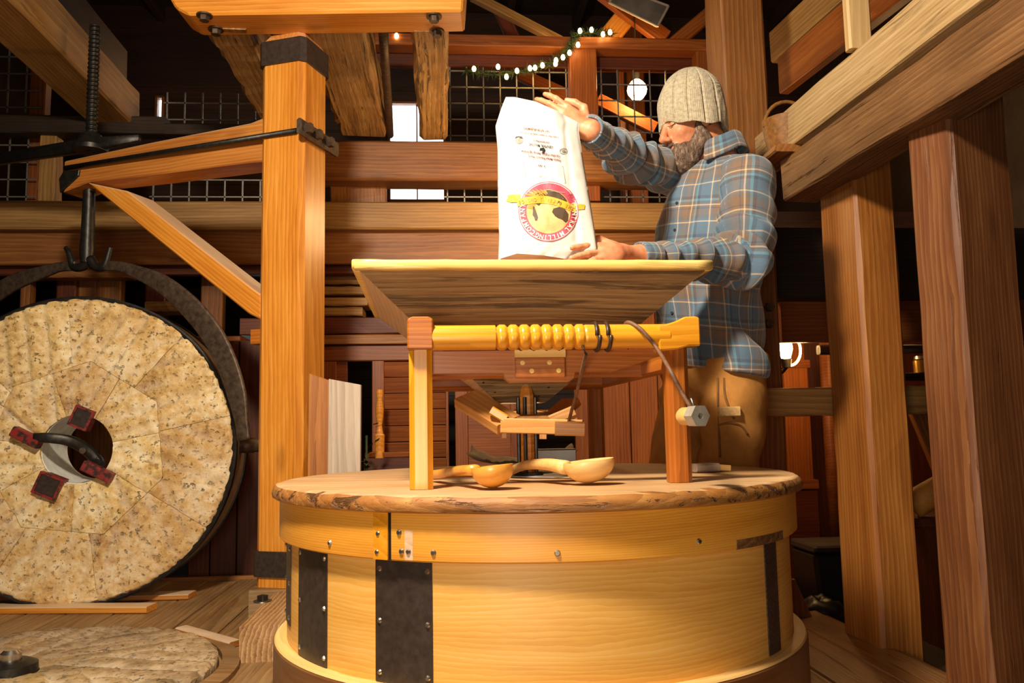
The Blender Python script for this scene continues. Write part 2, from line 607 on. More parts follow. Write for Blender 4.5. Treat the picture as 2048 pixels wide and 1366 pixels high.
def struct(o):
    o['kind'] = 'structure'
    return o


def boxm(name, lo, hi, mat, parent=None):
    lo, hi = Vector(lo), Vector(hi)
    c = (lo + hi) / 2
    d = (hi - lo) / 2
    vs = [(sx * d.x, sy * d.y, sz * d.z) for sx in (-1, 1) for sy in (-1, 1) for sz in (-1, 1)]
    fs = [(0, 1, 3, 2), (4, 6, 7, 5), (0, 4, 5, 1), (2, 3, 7, 6), (0, 2, 6, 4), (1, 5, 7, 3)]
    return link(name, mesh(name, vs, fs), mat, parent, Matrix.Translation(c))

# ================================================================== SETTING
LOW = -0.10                                     # ground floor behind and beside the platform
YA = 4.75                                       # face of the loft
YB = 7.0                                        # rear wall
EDGE = onZ(1740, 1273, 0).x                     # right edge of the platform

low = struct(boxm('floor', (-3.3, -2.6, LOW - 0.05), (3.3, 7.1, LOW), M['dark']))
fl = bpy.data.objects.new('floor_platform', None)
COL.objects.link(fl)
struct(fl)
fl.location = (0, 0, 0)
x = EDGE
k = 0
widths = [0.16, 0.19, 0.15, 0.18, 0.2, 0.17]
while x > -2.9:
    w = widths[k % 6]
    y1 = 4.28 + 0.03 * math.sin(k * 2.1)
    far = beam('board', (x - w / 2, 0.9, -0.02), (x - w / 2, y1, -0.02), w - 0.005, 0.04, M['deck_r'] if x > 0.3 else M['deck'], fl,
               ch=0.004, seg=5, jit=0.0012)
    x -= w
    k += 1
struct(beam('trim_platform_edge', (EDGE + 0.02, 0.9, -0.055), (EDGE + 0.02, 4.3, -0.055), 0.035, 0.085, M['deck_r'], ch=0.008, seg=6, jit=0.002))
struct(beam('trim_platform_back', (-2.9, 4.315, -0.03), (EDGE, 4.315, -0.03), 0.03, 0.09, M['brown'], ch=0.004))

# outer shell
struct(boxm('wall_left', (-3.35, -2.6, LOW), (-3.3, 7.1, 4.4), M['dark']))
struct(boxm('wall_right', (3.3, -2.6, LOW), (3.35, 7.1, 4.4), M['dark']))
struct(boxm('wall_front', (-3.35, -2.65, LOW), (3.35, -2.6, 4.4), M['dark']))
ceil_ = struct(boxm('ceiling', (-3.35, -2.65, 4.40), (3.35, 7.15, 4.45), M['dark']))
for i in range(11):
    beam('rafter', (-3.0 + i * 0.6, -2.4, 4.33), (-3.0 + i * 0.6, 7.0, 4.33), 0.06, 0.14, M['dark'], ceil_)

# rear wall with three window openings: (px0, py0, px1, py1) on the photo -> rectangles on the wall plane
def wrect(a, b, c, d):
    p, q = onY(a, d, YB), onY(c, b, YB)
    return [p.x, q.x, p.z, q.z]

wins = [wrect(779, 208, 888, 402), wrect(313, 196, 328, 258), wrect(470, 762, 516, 828), wrect(388, 1100, 407, 1150)]
xs = sorted({-3.35, 3.35} | {w[0] for w in wins} | {w[1] for w in wins})
wb = bpy.data.objects.new('wall_back', None)
COL.objects.link(wb)
struct(wb)
wb.location = (0, YB, 0)
zrow = LOW
rng = random.Random(3)
while zrow < 4.4:
    z1 = min(zrow + rng.choice([0.19, 0.22, 0.25]), 4.4)
    spans = [(-3.35, 3.35)]
    zs = [zrow, z1]
    # cut the board where an opening passes
    zz = sorted({zrow, z1} | {w[2] for w in wins if zrow < w[2] < z1} | {w[3] for w in wins if zrow < w[3] < z1})
    for a, b in zip(zz, zz[1:]):
        segs = [(-3.35, 3.35)]
        for w in wins:
            if w[2] < (a + b) / 2 < w[3]:
                ns = []
                for s0, s1 in segs:
                    if s0 < w[0]:
                        ns.append((s0, min(w[0], s1)))
                    if s1 > w[1]:
                        ns.append((max(w[1], s0), s1))
                segs = ns
        for s0, s1 in segs:
            if s1 - s0 > 0.01:
                beam('board', (s0, YB + 0.02, (a + b) / 2), (s1, YB + 0.02, (a + b) / 2), 0.04, b - a + 0.001, M['dark_red'], wb, ch=0.003)
    zrow = z1
for i, w in enumerate(wins):
    wo = bpy.data.objects.new('window_%d' % (i + 1), None)
    COL.objects.link(wo)
    struct(wo)
    wo.location = ((w[0] + w[1]) / 2, YB, (w[2] + w[3]) / 2)
    fr = 0.02
    for (a, b) in (((w[0], w[2]), (w[0], w[3])), ((w[1], w[2]), (w[1], w[3])), ((w[0], w[2]), (w[1], w[2])), ((w[0], w[3]), (w[1], w[3]))):
        beam('frame_bar', (a[0], YB, a[1]), (b[0], YB, b[1]), 0.06, fr, M['brown'], wo, up=(0, 0, 1) if a[1] == b[1] else (1, 0, 0), ch=0.003)
    if i == 0:
        mx = w[0] + (w[1] - w[0]) * 0.36
        beam('muntin', ((w[0] + w[1]) / 2, YB + 0.01, w[2]), ((w[0] + w[1]) / 2, YB + 0.01, w[3]), 0.02, 0.012, M['brown'], wo, up=(1, 0, 0), ch=0.002)
    boxm('pane', (w[0], YB + 0.022, w[2]), (w[1], YB + 0.026, w[3]), M['glass'], wo)

# loft floor slab
zb1, zb0 = onY(830, 403, YA).z, onY(830, 458, YA).z
lf = struct(boxm('floor_loft', (-3.3, YA + 0.13, zb0 + 0.04), (3.3, YB, zb1 - 0.02), M['dark_red']))


def xz(px, py, y):
    p = onY(px, py, y)
    return p.x, p.z


def hbeam(name, label, px0, px1, pyt, pyb, y, dep, mat, cat='beam', group=None, seg=10, jit=0.002, ref=None, parent=None, **k):
    """timber running left-right with its front face at depth y"""
    r = ref if ref else (px0 + px1) / 2
    x0, x1 = onY(px0, pyt, y).x, onY(px1, pyt, y).x
    zt, zb = onY(r, pyt, y).z, onY(r, pyb, y).z
    o = beam(name, (x0, y + dep / 2, (zt + zb) / 2), (x1, y + dep / 2, (zt + zb) / 2), dep, zt - zb, mat, parent, seg=seg, jit=jit, **k)
    if label:
        tag(o, label, cat, group)
    return o


def upost(name, label, pxl, pxr, py, y, dep, z0, z1, mat, cat='post', group=None, parent=None, seg=8, jit=0.002, **k):
    """upright with front face at depth y between two photo columns (read at row py)"""
    a, b = onY(pxl, py, y).x, onY(pxr, py, y).x
    o = vbeam(name, (a + b) / 2, y + dep / 2, z0, z1, b - a, dep, mat, parent, seg=seg, jit=jit, **k)
    if label:
        tag(o, label, cat, group)
    return o


# loft front timbers
hbeam('timber_beam', 'long pale tan horizontal beam just above the hopper, behind the flour sack', -60, 1480, 403, 458, YA - 0.09, 0.14, M['tan'], ref=830, ch=0.01, seg=16)
hbeam('timber_beam', 'orange-brown adzed beam under the three overhead log joists', 640, 1470, 281, 360, YA - 0.12, 0.2, M['brown'], ref=830, ch=0.012, seg=14)
hbeam('fascia_board', 'wide red-brown plank along the loft directly under the pale tan beam', -60, 1480, 459, 527, YA - 0.02, 0.05, M['brown'], 'board', ref=830, seg=10)
hbeam('fascia_board', 'dark brown lower plank under the loft, above the shelf of stacked boards', -60, 1480, 529, 548, YA + 0.05, 0.05, M['redwood'], 'board', ref=830)
hbeam('timber_beam', 'dark loft rail crossing behind the iron screw at far left', -60, 330, 230, 266, YA - 0.03, 0.1, M['dark'], ref=150)
hbeam('timber_beam', 'thin dark bottom rail under the wire mesh left of the crane post', 318, 640, 247, 268, YA - 0.03, 0.1, M['dark'], ref=420)
hbeam('guard_rail', 'orange-lit top rail of the loft guard carrying the garland', 640, 1445, 70, 93, YA - 0.05, 0.12, M['redwood2'], 'rail', ref=1040)
hbeam('guard_rail', 'dark second rail of the loft guard below the top rail', 640, 1445, 99, 134, YA + 0.08, 0.05, M['redwood'], 'rail', ref=1040)
upost('guard_post', 'orange-brown loft guard post left of the glowing bulb', 1141, 1195, 180, YA - 0.03, 0.1, zb1, onY(1168, 94, YA).z, M['redwood2'])
upost('guard_post', 'redwood loft guard post right behind the knitted hat', 1396, 1440, 180, YA - 0.03, 0.1, zb1, onY(1418, 94, YA).z, M['redwood2'])
upost('guard_post', 'brown wall post behind the crane post at shelf height', 660, 772, 380, YA + 0.02, 0.1, zb1, onY(715, 280, YA).z, M['brown'])
upost('guard_post', 'brown stub post beside the wire mesh at far left', 76, 110, 350, YA + 0.02, 0.1, zb1, onY(95, 268, YA).z, M['tan'])
upost('guard_post', 'orange-lit narrow post behind the far left wire mesh', 60, 92, 150, YA + 0.14, 0.08, zb1, 3.6, M['redwood2'])


def wire_panel(label, px0, px1, pyt, pyb, ref, y=YA + 0.1, xoff=None):
    x0, x1 = onY(px0, pyt, y).x, onY(px1, pyt, y).x
    z1, z0 = onY(ref, pyt, y).z, onY(ref, pyb, y).z
    t = thing('wire_panel', label, 'wire mesh', (x0, y, z0), group=None)
    vs, fs = [], []

    def bar(a, b, r):
        d = [(-r, -r), (r, -r), (r, r), (-r, r)]
        i = len(vs)
        for p in (a, b):
            for (u, v) in d:
                vs.append((p[0] + (u if a[0] == b[0] else 0), v, p[1] + (u if a[1] == b[1] else 0)))
        for k in range(4):
            k2 = (k + 1) % 4
            fs.append((i + k, i + k2, i + 4 + k2, i + 4 + k))
    s = 0.102
    n = 0
    xx = (xoff or 0.02)
    while xx < x1 - x0:
        bar((xx, 0), (xx, z1 - z0), 0.0038)
        xx += s
    zz = 0.03
    while zz < z1 - z0:
        bar((0, zz), (x1 - x0, zz), 0.0038)
        zz += s
    o = link('wire_grid', mesh('wire_grid', vs, fs), M['galv'], t, Matrix.Translation((x0, y, z0)))
    o['kind'] = 'stuff'


wire_panel('welded wire mesh behind the top of the flour sack, under the fairy lights', 893, 1141, 132, 282, 1010)
wire_panel('welded wire mesh in front of the glowing round bulb', 1195, 1398, 138, 275, 1290)
wire_panel('strip of wire mesh between two beams, left of the sack', 888, 1005, 362, 404, 940)
wire_panel('strip of wire mesh between two beams, under the raised arm', 1180, 1400, 362, 404, 1260)
wire_panel('strip of wire mesh above the jib, left of the crane post', 328, 640, 186, 250, 420)
wire_panel('strip of wire mesh below the jib, left of the crane post', 300, 640, 360, 404, 420)
wire_panel('wire mesh panel in the top left corner', -60, 88, 84, 225, 30)
wire_panel('lower wire mesh panel at the left edge, above the tan beam', -60, 76, 268, 404, 30)

# overhead joists running towards the tripod, undersides at z = 2.40
def joist(label, xl0, xl1, y_near, y_far, mat, h=0.2, z=2.40, seg=14, name='log_joist'):
    """(xl0, xl1): photo columns of its two lower edges at the far end (row y_far)"""
    a, b = onZ(xl0, y_far, z), onZ(xl1, y_far, z)
    D_n = onZ((xl0 + xl1) / 2, y_near, z).y
    xc = (a.x + b.x) / 2
    o = beam(name, (xc, a.y, z + h / 2), (xc, D_n, z + h / 2), b.x - a.x, h, mat, seg=seg, jit=0.008, ch=0.02)
    return tag(o, label, 'joist', None)


joist('hewn log joist lit at its end, just left of the flour sack top', 840, 895, 62, 278, M['hewn'])
joist('wide hewn joist directly right of the crane post top', 680, 774, 62, 272, M['hewn'])
joist('hewn joist slanting down left of the crane post top', 520, 590, 58, 245, M['hewn'])
o = tube('steam_pipe', [onZ(766, 55, 2.44), onZ(770, 120, 2.44), onZ(776, 200, 2.43), onZ(780, 270, 2.42)], [0.022] * 4, M['iron_rust'])
tag(o, 'thin dark pipe along the right side of the wide hewn joist', 'pipe')

# big depth-running timber at upper left
zT = 2.50
a, b = onZ(278, 262, zT), onZ(20, 0, zT)
d_ = (b - a).normalized()
w_ = 0.24
s_ = Vector((d_.y, -d_.x, 0))
if s_.x > 0:
    s_ = -s_
a2, b2 = a + s_ * w_ / 2 + Vector((0, 0, 0.118)), b + d_ * 1.2 + s_ * w_ / 2 + Vector((0, 0, 0.118))
tag(beam('timber_beam', a2, b2, w_, 0.235, M['tan'], ch=0.012, seg=12, jit=0.003), 'big greyish timber slanting down from the top left corner', 'beam')
tag(beam('timber_beam', a2 + Vector((-0.25, 0.5, 0.5)), b2 + Vector((-0.25, 0, 0.5)), 0.2, 0.22, M['dark'], ch=0.012, seg=6, jit=0.003), 'dark timber above the greyish timber in the top left corner', 'beam')

# crane head beam across the top
zH = 2.40
p0, p1 = W(365, 40, 3.30), W(925, 30, 3.30)
hl, hr = onZ(350, 30, zH), onZ(925, 22, zH)
dirh = Vector((hr.x - hl.x, hr.y - hl.y, 0)).normalized()
hb = thing('head_beam', 'thick honey-coloured head beam across the top with hanging bolts', 'beam', (hl + hr) / 2)
off = Vector((-dirh.y, dirh.x, 0)) * 0.09
L_ = (hr - hl).length
poly = [(-L_ / 2 + 0.05, 0), (-L_ / 2 + 0.0, 0.03), (-L_ / 2 - 0.12, 0.25), (L_ / 2 + 0.02, 0.25), (L_ / 2, 0)]
mw = Matrix.Translation((hl + hr) / 2 + off) @ Matrix.Rotation(math.atan2(dirh.y, dirh.x), 4, 'Z')
prism('beam_body', poly, 0.18, M['fir'], hb, mw, ch=0.008)
for px, py in ((409, 30), (432, 58), (868, 32), (874, 62)):
    q = onZ(px, py, zH)
    lathe('washer', [(0.0, 0), (0.032, 0), (0.032, -0.006), (0, -0.006)], M['iron_rust'], hb, Matrix.Translation(q), n=14, closed=False)
    along(BOLT, 'bolt', q - Vector((0, 0, 0.004)), (0, 0, -1), hb, 1.2)

# right-hand beams
zB = 1.535
bf, bn = onZ(1566, 404, zB), onZ(2048, 104, zB)
bd = (bn - bf).normalized()
bs = Vector((-bd.y, bd.x, 0))
if bs.x < 0:
    bs = -bs
near = bf + bd * 2.6
tag(beam('timber_beam', bf + bs * 0.07 + Vector((0, 0, 0.08)), near + bs * 0.07 + Vector((0, 0, 0.08)), 0.14, 0.16, M['rough_brown'], ch=0.008, seg=16, jit=0.003),
    'rough brown beam crossing both right-hand posts, lower of the slanting pair', 'beam')
lb0, lb1 = bf - bd * 0.22 + Vector((0, 0, 0.257)), near + Vector((0, 0, 0.257))
tag(beam('timber_beam', lb0 + bs * 0.045, lb1 + bs * 0.045, 0.09, 0.145, M['sawn'], ch=0.006, seg=16, jit=0.002),
    'pale rough-sawn beam slanting up to the top right, upper of the pair', 'beam')
q = onZ(1712, 95, 1.865)
tag(vbeam('batten', q.x + 0.02, q.y + 0.02, 1.865, 3.2, 0.075, 0.035, M['fir_pale']), 'pale upright batten standing on the pale slanting beam', 'batten')
a, b = onZ(1541, 128, 2.4), onZ(1672, 12, 2.4)
e = (b - a).normalized()
tag(beam('timber_beam', a + Vector((0.05, 0, 0.08)), a + e * 1.4 + Vector((0.05, 0, 0.08)), 0.1, 0.15, M['tan'], seg=6, jit=0.002), 'olive-brown timber beyond the pale slanting beam at top right', 'beam')
a, b = onZ(1556, 190, 2.2), onZ(1692, 84, 2.2)
e = (b - a).normalized()
tag(beam('panel_board', a + Vector((0.03, 0, 0.09)), a + e * 1.4 + Vector((0.03, 0, 0.09)), 0.05, 0.17, M['redwood2'], seg=4, jit=0.001), 'orange-lit board under the olive-brown timber at top right', 'board')

# right-hand posts
def corner_post(label, pxc, pyc, D, wf, dep, z0, z1, mat, rz=0.0):
    c = W(pxc, pyc, D)
    cx_0 = c.x + wf / 2 * math.cos(rz) - dep / 2 * math.sin(rz)
    cy_0 = c.y + wf / 2 * math.sin(rz) + dep / 2 * math.cos(rz)
    o = vbeam('timber_post', cx_0, cy_0, z0, z1, wf, dep, mat, rz=rz, seg=14, jit=0.002, ch=0.012)
    return tag(o, label, 'post')


corner_post('orange-brown square post right of the man, farther of the right-hand pair', 1732, 760, 2.72, 0.150, 0.23, LOW, 1.75, M['post_r'], math.radians(4))
corner_post('dark brown post at the right edge, nearer of the right-hand pair', 1938, 760, 2.16, 0.22, 0.15, LOW, 1.9, M['post_r2'], math.radians(16))
c = W(1447, 130, 3.2)
pr = W(1536, 130, 3.2)
bp = thing('timber_post', 'tall tan post rising behind the man and his hat', 'post', ((c.x + pr.x) / 2, c.y + 0.1, LOW))
vbeam('post_body', (c.x + pr.x) / 2, c.y + 0.10, LOW, 4.3, pr.x - c.x, 0.2, M['brown'], bp, seg=20, jit=0.003, ch=0.01)
beam('post_foot', ((c.x + pr.x) / 2, c.y + 0.10, 0.0), ((c.x + pr.x) / 2, c.y + 0.10, 0.13), pr.x - c.x + 0.09, 0.29, M['brown'], bp, up=(0, 1, 0), w1=pr.x - c.x + 0.01, h1=0.21)
for py in (615, 648):
    q = onY(1537, py, c.y)
    along(BOLT, 'bolt', q, (0, -1, 0), bp, 1.1)

# timbers and fittings beyond the right-hand posts
def hb2(name, label, px0, px1, pyt, pyb, D, dep, mat, cat, **k):
    p, q2, r2 = W(px0, pyt, D), W(px1, pyt, D), W(px0, pyb, D)
    return tag(beam(name, (p.x, p.y + dep / 2, (p.z + r2.z) / 2), (q2.x, p.y + dep / 2, (p.z + r2.z) / 2), dep, p.z - r2.z, mat, seg=8, jit=0.002, **k), label, cat)


cpy = W(1732, 760, 2.72).y + 0.226
hbeam('rail', 'worn grey-brown rail behind the man, below the wall lamp', 1519, 1990, 775, 832, cpy, 0.06, M['tan'], 'rail', ref=1600)
hb2('panel_board', 'wide redwood board above the wall lamp, behind the right-hand posts', 1560, 2150, 598, 685, 3.62, 0.04, M['redwood2'], 'board')
hb2('timber_beam', 'near-black beam behind the man under the brown slanting beam', 1530, 2100, 455, 596, 3.5, 0.15, M['dark'], 'beam')
hb2('panel_board', 'dark board behind the right-hand posts, just under the redwood board', 1640, 2150, 690, 708, 3.7, 0.04, M['dark'], 'board')
nw = thing('newel_post', 'redwood newel post with a square cap under the wall lamp', 'post', W(1597, 1100, 4.35))
zf = LOW
pa, pb = W(1571, 800, 4.35), W(1622, 800, 4.35)
cx, cy = (pa.x + pb.x) / 2, pa.y + 0.07
ww = pb.x - pa.x
zc = W(1597, 735, 4.35).z
vbeam('shaft', cx, cy, zf, zc, ww, ww, M['redwood2'], nw)
boxm('cap', (cx - ww * 0.56, cy - ww * 0.56, zc), (cx + ww * 0.56, cy + ww * 0.56, zc + 0.04), M['redwood2'], nw)
zm = W(1597, 970, 4.35).z
boxm('base_moulding', (cx - ww * 0.62, cy - ww * 0.62, zm - 0.02), (cx + ww * 0.62, cy + ww * 0.62, zm + 0.025), M['redwood2'], nw)
boxm('plinth', (cx - ww * 0.57, cy - ww * 0.57, zf), (cx + ww * 0.57, cy + ww * 0.57, zm - 0.02), M['redwood'], nw)
vbeam('upper_shaft', cx + 0.02, cy, zc + 0.04, zc + 0.3, ww * 0.66, ww * 0.66, M['redwood2'], nw)
for i, (px, lab) in enumerate(((1656, 'left of two brown standing pipes behind the orange-brown post'), (1679, 'right of two brown standing pipes behind the orange-brown post'))):
    q = W(px, 800, 4.6)
    tag(tube('standing_pipe', [(q.x, q.y, LOW), (q.x, q.y, 1.3)], 0.035, M['redwood2'], n=14), lab, 'pipe')

# wall boards behind the lower right
def board_wall(name, px0, px1, py, D, z0, z1, mat, w=0.17):
    p, q2 = W(px0, py, D), W(px1, py, D)
    t = bpy.data.objects.new(name, None)
    COL.objects.link(t)
    struct(t)
    t.location = (p.x, p.y, z0)
    xx = p.x
    i = 0
    while xx < q2.x:
        ww2 = w * (0.85 + 0.3 * ((i * 37) % 10) / 10)
        vbeam('board', xx + ww2 / 2, p.y + 0.015 + 0.004 * (i % 2), z0, z1, ww2 - 0.006, 0.03, mat, t, ch=0.003)
        xx += ww2
        i += 1
    return t


board_wall('wall_right_back', 1560, 2500, 900, 5.2, LOW, 1.75, M['redwood'])
board_wall('wall_middle', 1150, 1480, 860, 4.45, LOW, onY(1200, 715, YA).z + 0.25, M['redwood2'], 0.16)
board_wall('wall_left_back', 380, 512, 900, 4.42, LOW, 1.22, M['redwood'], 0.13)

# stair brace, sack roll and shelf seen between the right-hand posts
tag(beam('brace', W(1835, 820, 3.45), W(1835, 820, 3.45) + (W(1910, 1000, 3.45) - W(1835, 820, 3.45)) * 2.62, 0.05, 0.07, M['brown']), 'slanting brown brace seen between the two right-hand posts', 'brace')
tag(tube('cloth_roll', smooth_path([W(1822, 1012, 3.0), W(1860, 990, 2.98), W(1920, 958, 2.95)], 4), [0.05] * 8 + [0.05], plain('ochre_cloth', H('b97a2c'), 0.7), n=14), 'ochre cloth roll on the shelf between the right-hand posts', 'cloth')
hb2('shelf', 'dark shelf under the ochre cloth roll between the posts', 1800, 2000, 1038, 1058, 2.94, 0.3, M['redwood'], 'shelf')
sp = W(1850, 1045, 2.94)
for i, px in enumerate((1818, 1930)):
    q = W(px, 1100, 2.94)
    tag(vbeam('shelf_support', q.x, q.y + 0.15, LOW, W(px, 1058, 2.94).z, 0.05, 0.28, M['redwood']), ('left' if i == 0 else 'right') + ' upright under the dark shelf between the posts', 'support')
jr = W(1868, 744, 3.62)
jp = thing('glass_jar', 'shiny brass-lidded jar glinting between the right-hand posts', 'jar', jr)
lathe('jar_body', [(0, 0), (0.05, 0), (0.052, 0.055), (0.045, 0.062), (0, 0.062)], plain('brass', H('c9a24a'), 0.2, 0.9), jp, Matrix.Translation(jr + Vector((0, 0.06, 0))), n=20, closed=False)
lathe('jar_lid', [(0, 0.062), (0.046, 0.062), (0.046, 0.075), (0, 0.075)], M['steel'], jp, Matrix.Translation(jr + Vector((0, 0.06, 0))), n=20, closed=False)
hb2('shelf', 'narrow ledge carrying the brass-lidded jar', 1790, 2000, 745, 756, 3.60, 0.26, M['dark'], 'shelf')

# bin and black bag on the low floor
bq = W(1690, 1150, 3.55)
bn_ = thing('storage_bin', 'black storage bin with a brown lid behind the orange-brown post', 'bin', (bq.x, bq.y + 0.12, LOW))
zt = W(1690, 1090, 3.55).z
prism('bin_body', [(-0.11, 0), (0.11, 0), (0.13, zt - LOW - 0.03), (-0.13, zt - LOW - 0.03)], 0.24, M['black_plastic'], bn_, Matrix.Translation((bq.x, bq.y + 0.12, LOW)), ch=0.015)
prism('bin_lid', [(-0.14, 0), (0.14, 0), (0.125, 0.03), (-0.125, 0.03)], 0.27, M['dark'], bn_, Matrix.Translation((bq.x, bq.y + 0.12, zt - 0.03)), ch=0.008)


def lump(name, loc, size, mat, seed, amp=0.35, n=24, flat_bottom=True):
    rnd = random.Random(seed)
    vs, fs = [], []
    for i in range(n + 1):
        th = PI * i / n
        for k in range(n):
            ph = 2 * PI * k / n
            d = Vector((math.sin(th) * math.cos(ph), math.sin(th) * math.sin(ph), math.cos(th)))
            r = 1 + amp * mnoise.noise(d * 2.2 + Vector((seed, 0, 0))) + amp * 0.5 * abs(mnoise.noise(d * 5 + Vector((0, seed, 0))))
            v = Vector((d.x * size[0], d.y * size[1], d.z * size[2])) * r
            if flat_bottom:
                v.z = max(v.z, -size[2] * 0.75)
            vs.append(v)
    for i in range(n):
        for k in range(n):
            k2 = (k + 1) % n
            fs.append((i * n + k, (i + 1) * n + k, (i + 1) * n + k2, i * n + k2))
    me = mesh(name, vs, fs, True)
    return link(name, me, mat, None, Matrix.Translation(loc))


q = W(1640, 1205, 3.35)
tag(lump('black_bag', (q.x, q.y, LOW + 0.055), (0.10, 0.09, 0.075), M['black_plastic'], 4), 'crumpled black plastic bag lying beside the platform edge', 'bag')

# cabinet and boards behind the tub
cz0, cz1 = LOW, onY(760, 690, 4.62).z
cb = thing('cabinet', 'orange-brown panelled cabinet front behind the tub and hopper', 'cabinet', (onY(850, 900, 4.62).x, 4.62, LOW))
yc = 4.62
XL, XR = onY(640, 800, yc).x, onY(1042, 800, yc).x


def cx_(px):
    return onY(px, 800, yc).x


zr0 = onY(760, 722, yc).z
beam('top_rail', (XL, yc + 0.02, (cz1 + zr0) / 2), (XR, yc + 0.02, (cz1 + zr0) / 2), 0.04, cz1 - zr0, M['redwood2'], cb)
for a_, b_ in ((640, 672), (744, 768), (891, 897), (910, 935), (1020, 1042)):
    vbeam('stile', (cx_(a_) + cx_(b_)) / 2, yc + 0.02, LOW, zr0, cx_(b_) - cx_(a_), 0.04, M['redwood2'], cb, ch=0.003)
z_ = zr0
zi = 0
while z_ > LOW + 0.05:
    beam('louvre_slat', (cx_(768), yc + 0.03, z_ - 0.045), (cx_(891), yc + 0.03, z_ - 0.045), 0.02, 0.085, M['redwood2'], cb, up=(0, -0.25, 1), ch=0.002)
    z_ -= 0.09
boxm('door_panel', (cx_(935), yc + 0.02, LOW), (cx_(1020), yc + 0.035, zr0), M['redwood2'], cb)
boxm('door_panel', (cx_(672), yc + 0.02, LOW), (cx_(694), yc + 0.035, zr0), M['redwood2'], cb)
beam('cabinet_top', (XL - 0.05, yc + 0.14, cz1 + 0.03), (XR + 0.35, yc + 0.14, cz1 + 0.03), 0.32, 0.055, M['brown'], cb, seg=8, jit=0.002)
# baluster leaning on the cabinet, little plant and scraps
bl = W(758, 912, 4.3)
prof = [(0, 0), (0.024, 0), (0.026, 0.14), (0.018, 0.15), (0.013, 0.2), (0.02, 0.26), (0.022, 0.30), (0.014, 0.36), (0.02, 0.40), (0.018, 0.42), (0, 0.42)]
zst = W(758, 905, 4.3).z
tag(boxm('crate', (W(728, 905, 4.3).x, W(728, 905, 4.3).y, LOW), (W(850, 905, 4.3).x, W(728, 905, 4.3).y + 0.25, zst - 0.03), M['redwood']), 'low dark crate carrying offcuts behind the tub', 'crate')
tag(lathe('turned_spindle', [(r, z * 0.85) for r, z in prof], M['fir'], None, Matrix.Translation((bl.x, bl.y + 0.05, zst - 0.03)), n=18, closed=False), 'honey-coloured turned spindle standing before the cabinet', 'spindle')
for i, (px, py, dx, rz_) in enumerate(((790, 906, 0.13, 0.25), (815, 908, 0.1, -0.3), (745, 908, 0.12, 0.9))):
    q = W(px, py, 4.28)
    z = zst - 0.015
    v = Vector((math.cos(rz_), math.sin(rz_), 0)) * dx
    qq = Vector((q.x, q.y + 0.07 + 0.04 * i, z))
    tag(beam('offcut', qq - v / 2, qq + v / 2, 0.03, 0.03, M['redwood2']), ('thin redwood offcut right of the turned spindle', 'short offcut at the right end of the crate', 'offcut lying across the foot of the turned spindle')[i], 'offcut')
pt = W(733, 880, 4.0)
pl = thing('green_plant', 'dark green sprig beside the grey leaning board', 'plant', (pt.x, pt.y, LOW))
rng = random.Random(5)
vs, fs = [], []
for i in range(60):
    z = rng.uniform(LOW + 0.3, W(733, 850, 4.0).z)
    a = rng.uniform(0, 2 * PI)
    r = rng.uniform(0.01, 0.06)
    c0 = Vector((r * math.cos(a), r * math.sin(a), z - LOW))
    d = Vector((math.cos(a), math.sin(a), rng.uniform(-0.2, 0.7))).normalized() * 0.05
    s = d.cross(Vector((0, 0, 1))).normalized() * 0.012
    i0 = len(vs)
    vs += [c0, c0 + d * 0.5 + s, c0 + d, c0 + d * 0.5 - s]
    fs.append((i0, i0 + 1, i0 + 2, i0 + 3))
o = link('leaves', mesh('leaves', vs, fs), M['green'], pl, Matrix.Translation((pt.x, pt.y, LOW)))
o['kind'] = 'stuff'
tube('stem', [(pt.x, pt.y, LOW), (pt.x, pt.y, 0.7)], 0.006, M['green'], pl, 6)

# leaning boards left of the hopper stand
def leaning(label, px0, px1, py0, py1, D, mat, th=0.022, rz_=0.0, lean=0.03):
    a, b = W(px0, py0, D), W(px1, py1, D)
    wd = (Vector((b.x, b.y, 0)) - Vector((a.x, a.y, 0))).length
    poly = [(0.116, 0), (b.z, -wd), (a.z, 0)][:0] + [(0.116, 0), (0.116, -wd), (b.z, -wd), (a.z, 0)]
    mw = Matrix.Translation((a.x, a.y, 0)) @ Matrix.Rotation(math.atan2(b.y - a.y, b.x - a.x) + rz_, 4, 'Z') @ Matrix.Rotation(-lean, 4, 'X') @ Matrix.Rotation(-PI / 2, 4, 'Y')
    return tag(prism('leaning_board', poly, th, mat, None, mw, ch=0.002), label, 'board')


leaning('grey weathered board leaning upright beside the crane post', 655, 720, 757, 769, 2.90, M['grey_board'])
leaning('narrow reddish board standing between crane post and grey board', 616, 657, 746, 760, 2.94, M['post_r'], 0.03)

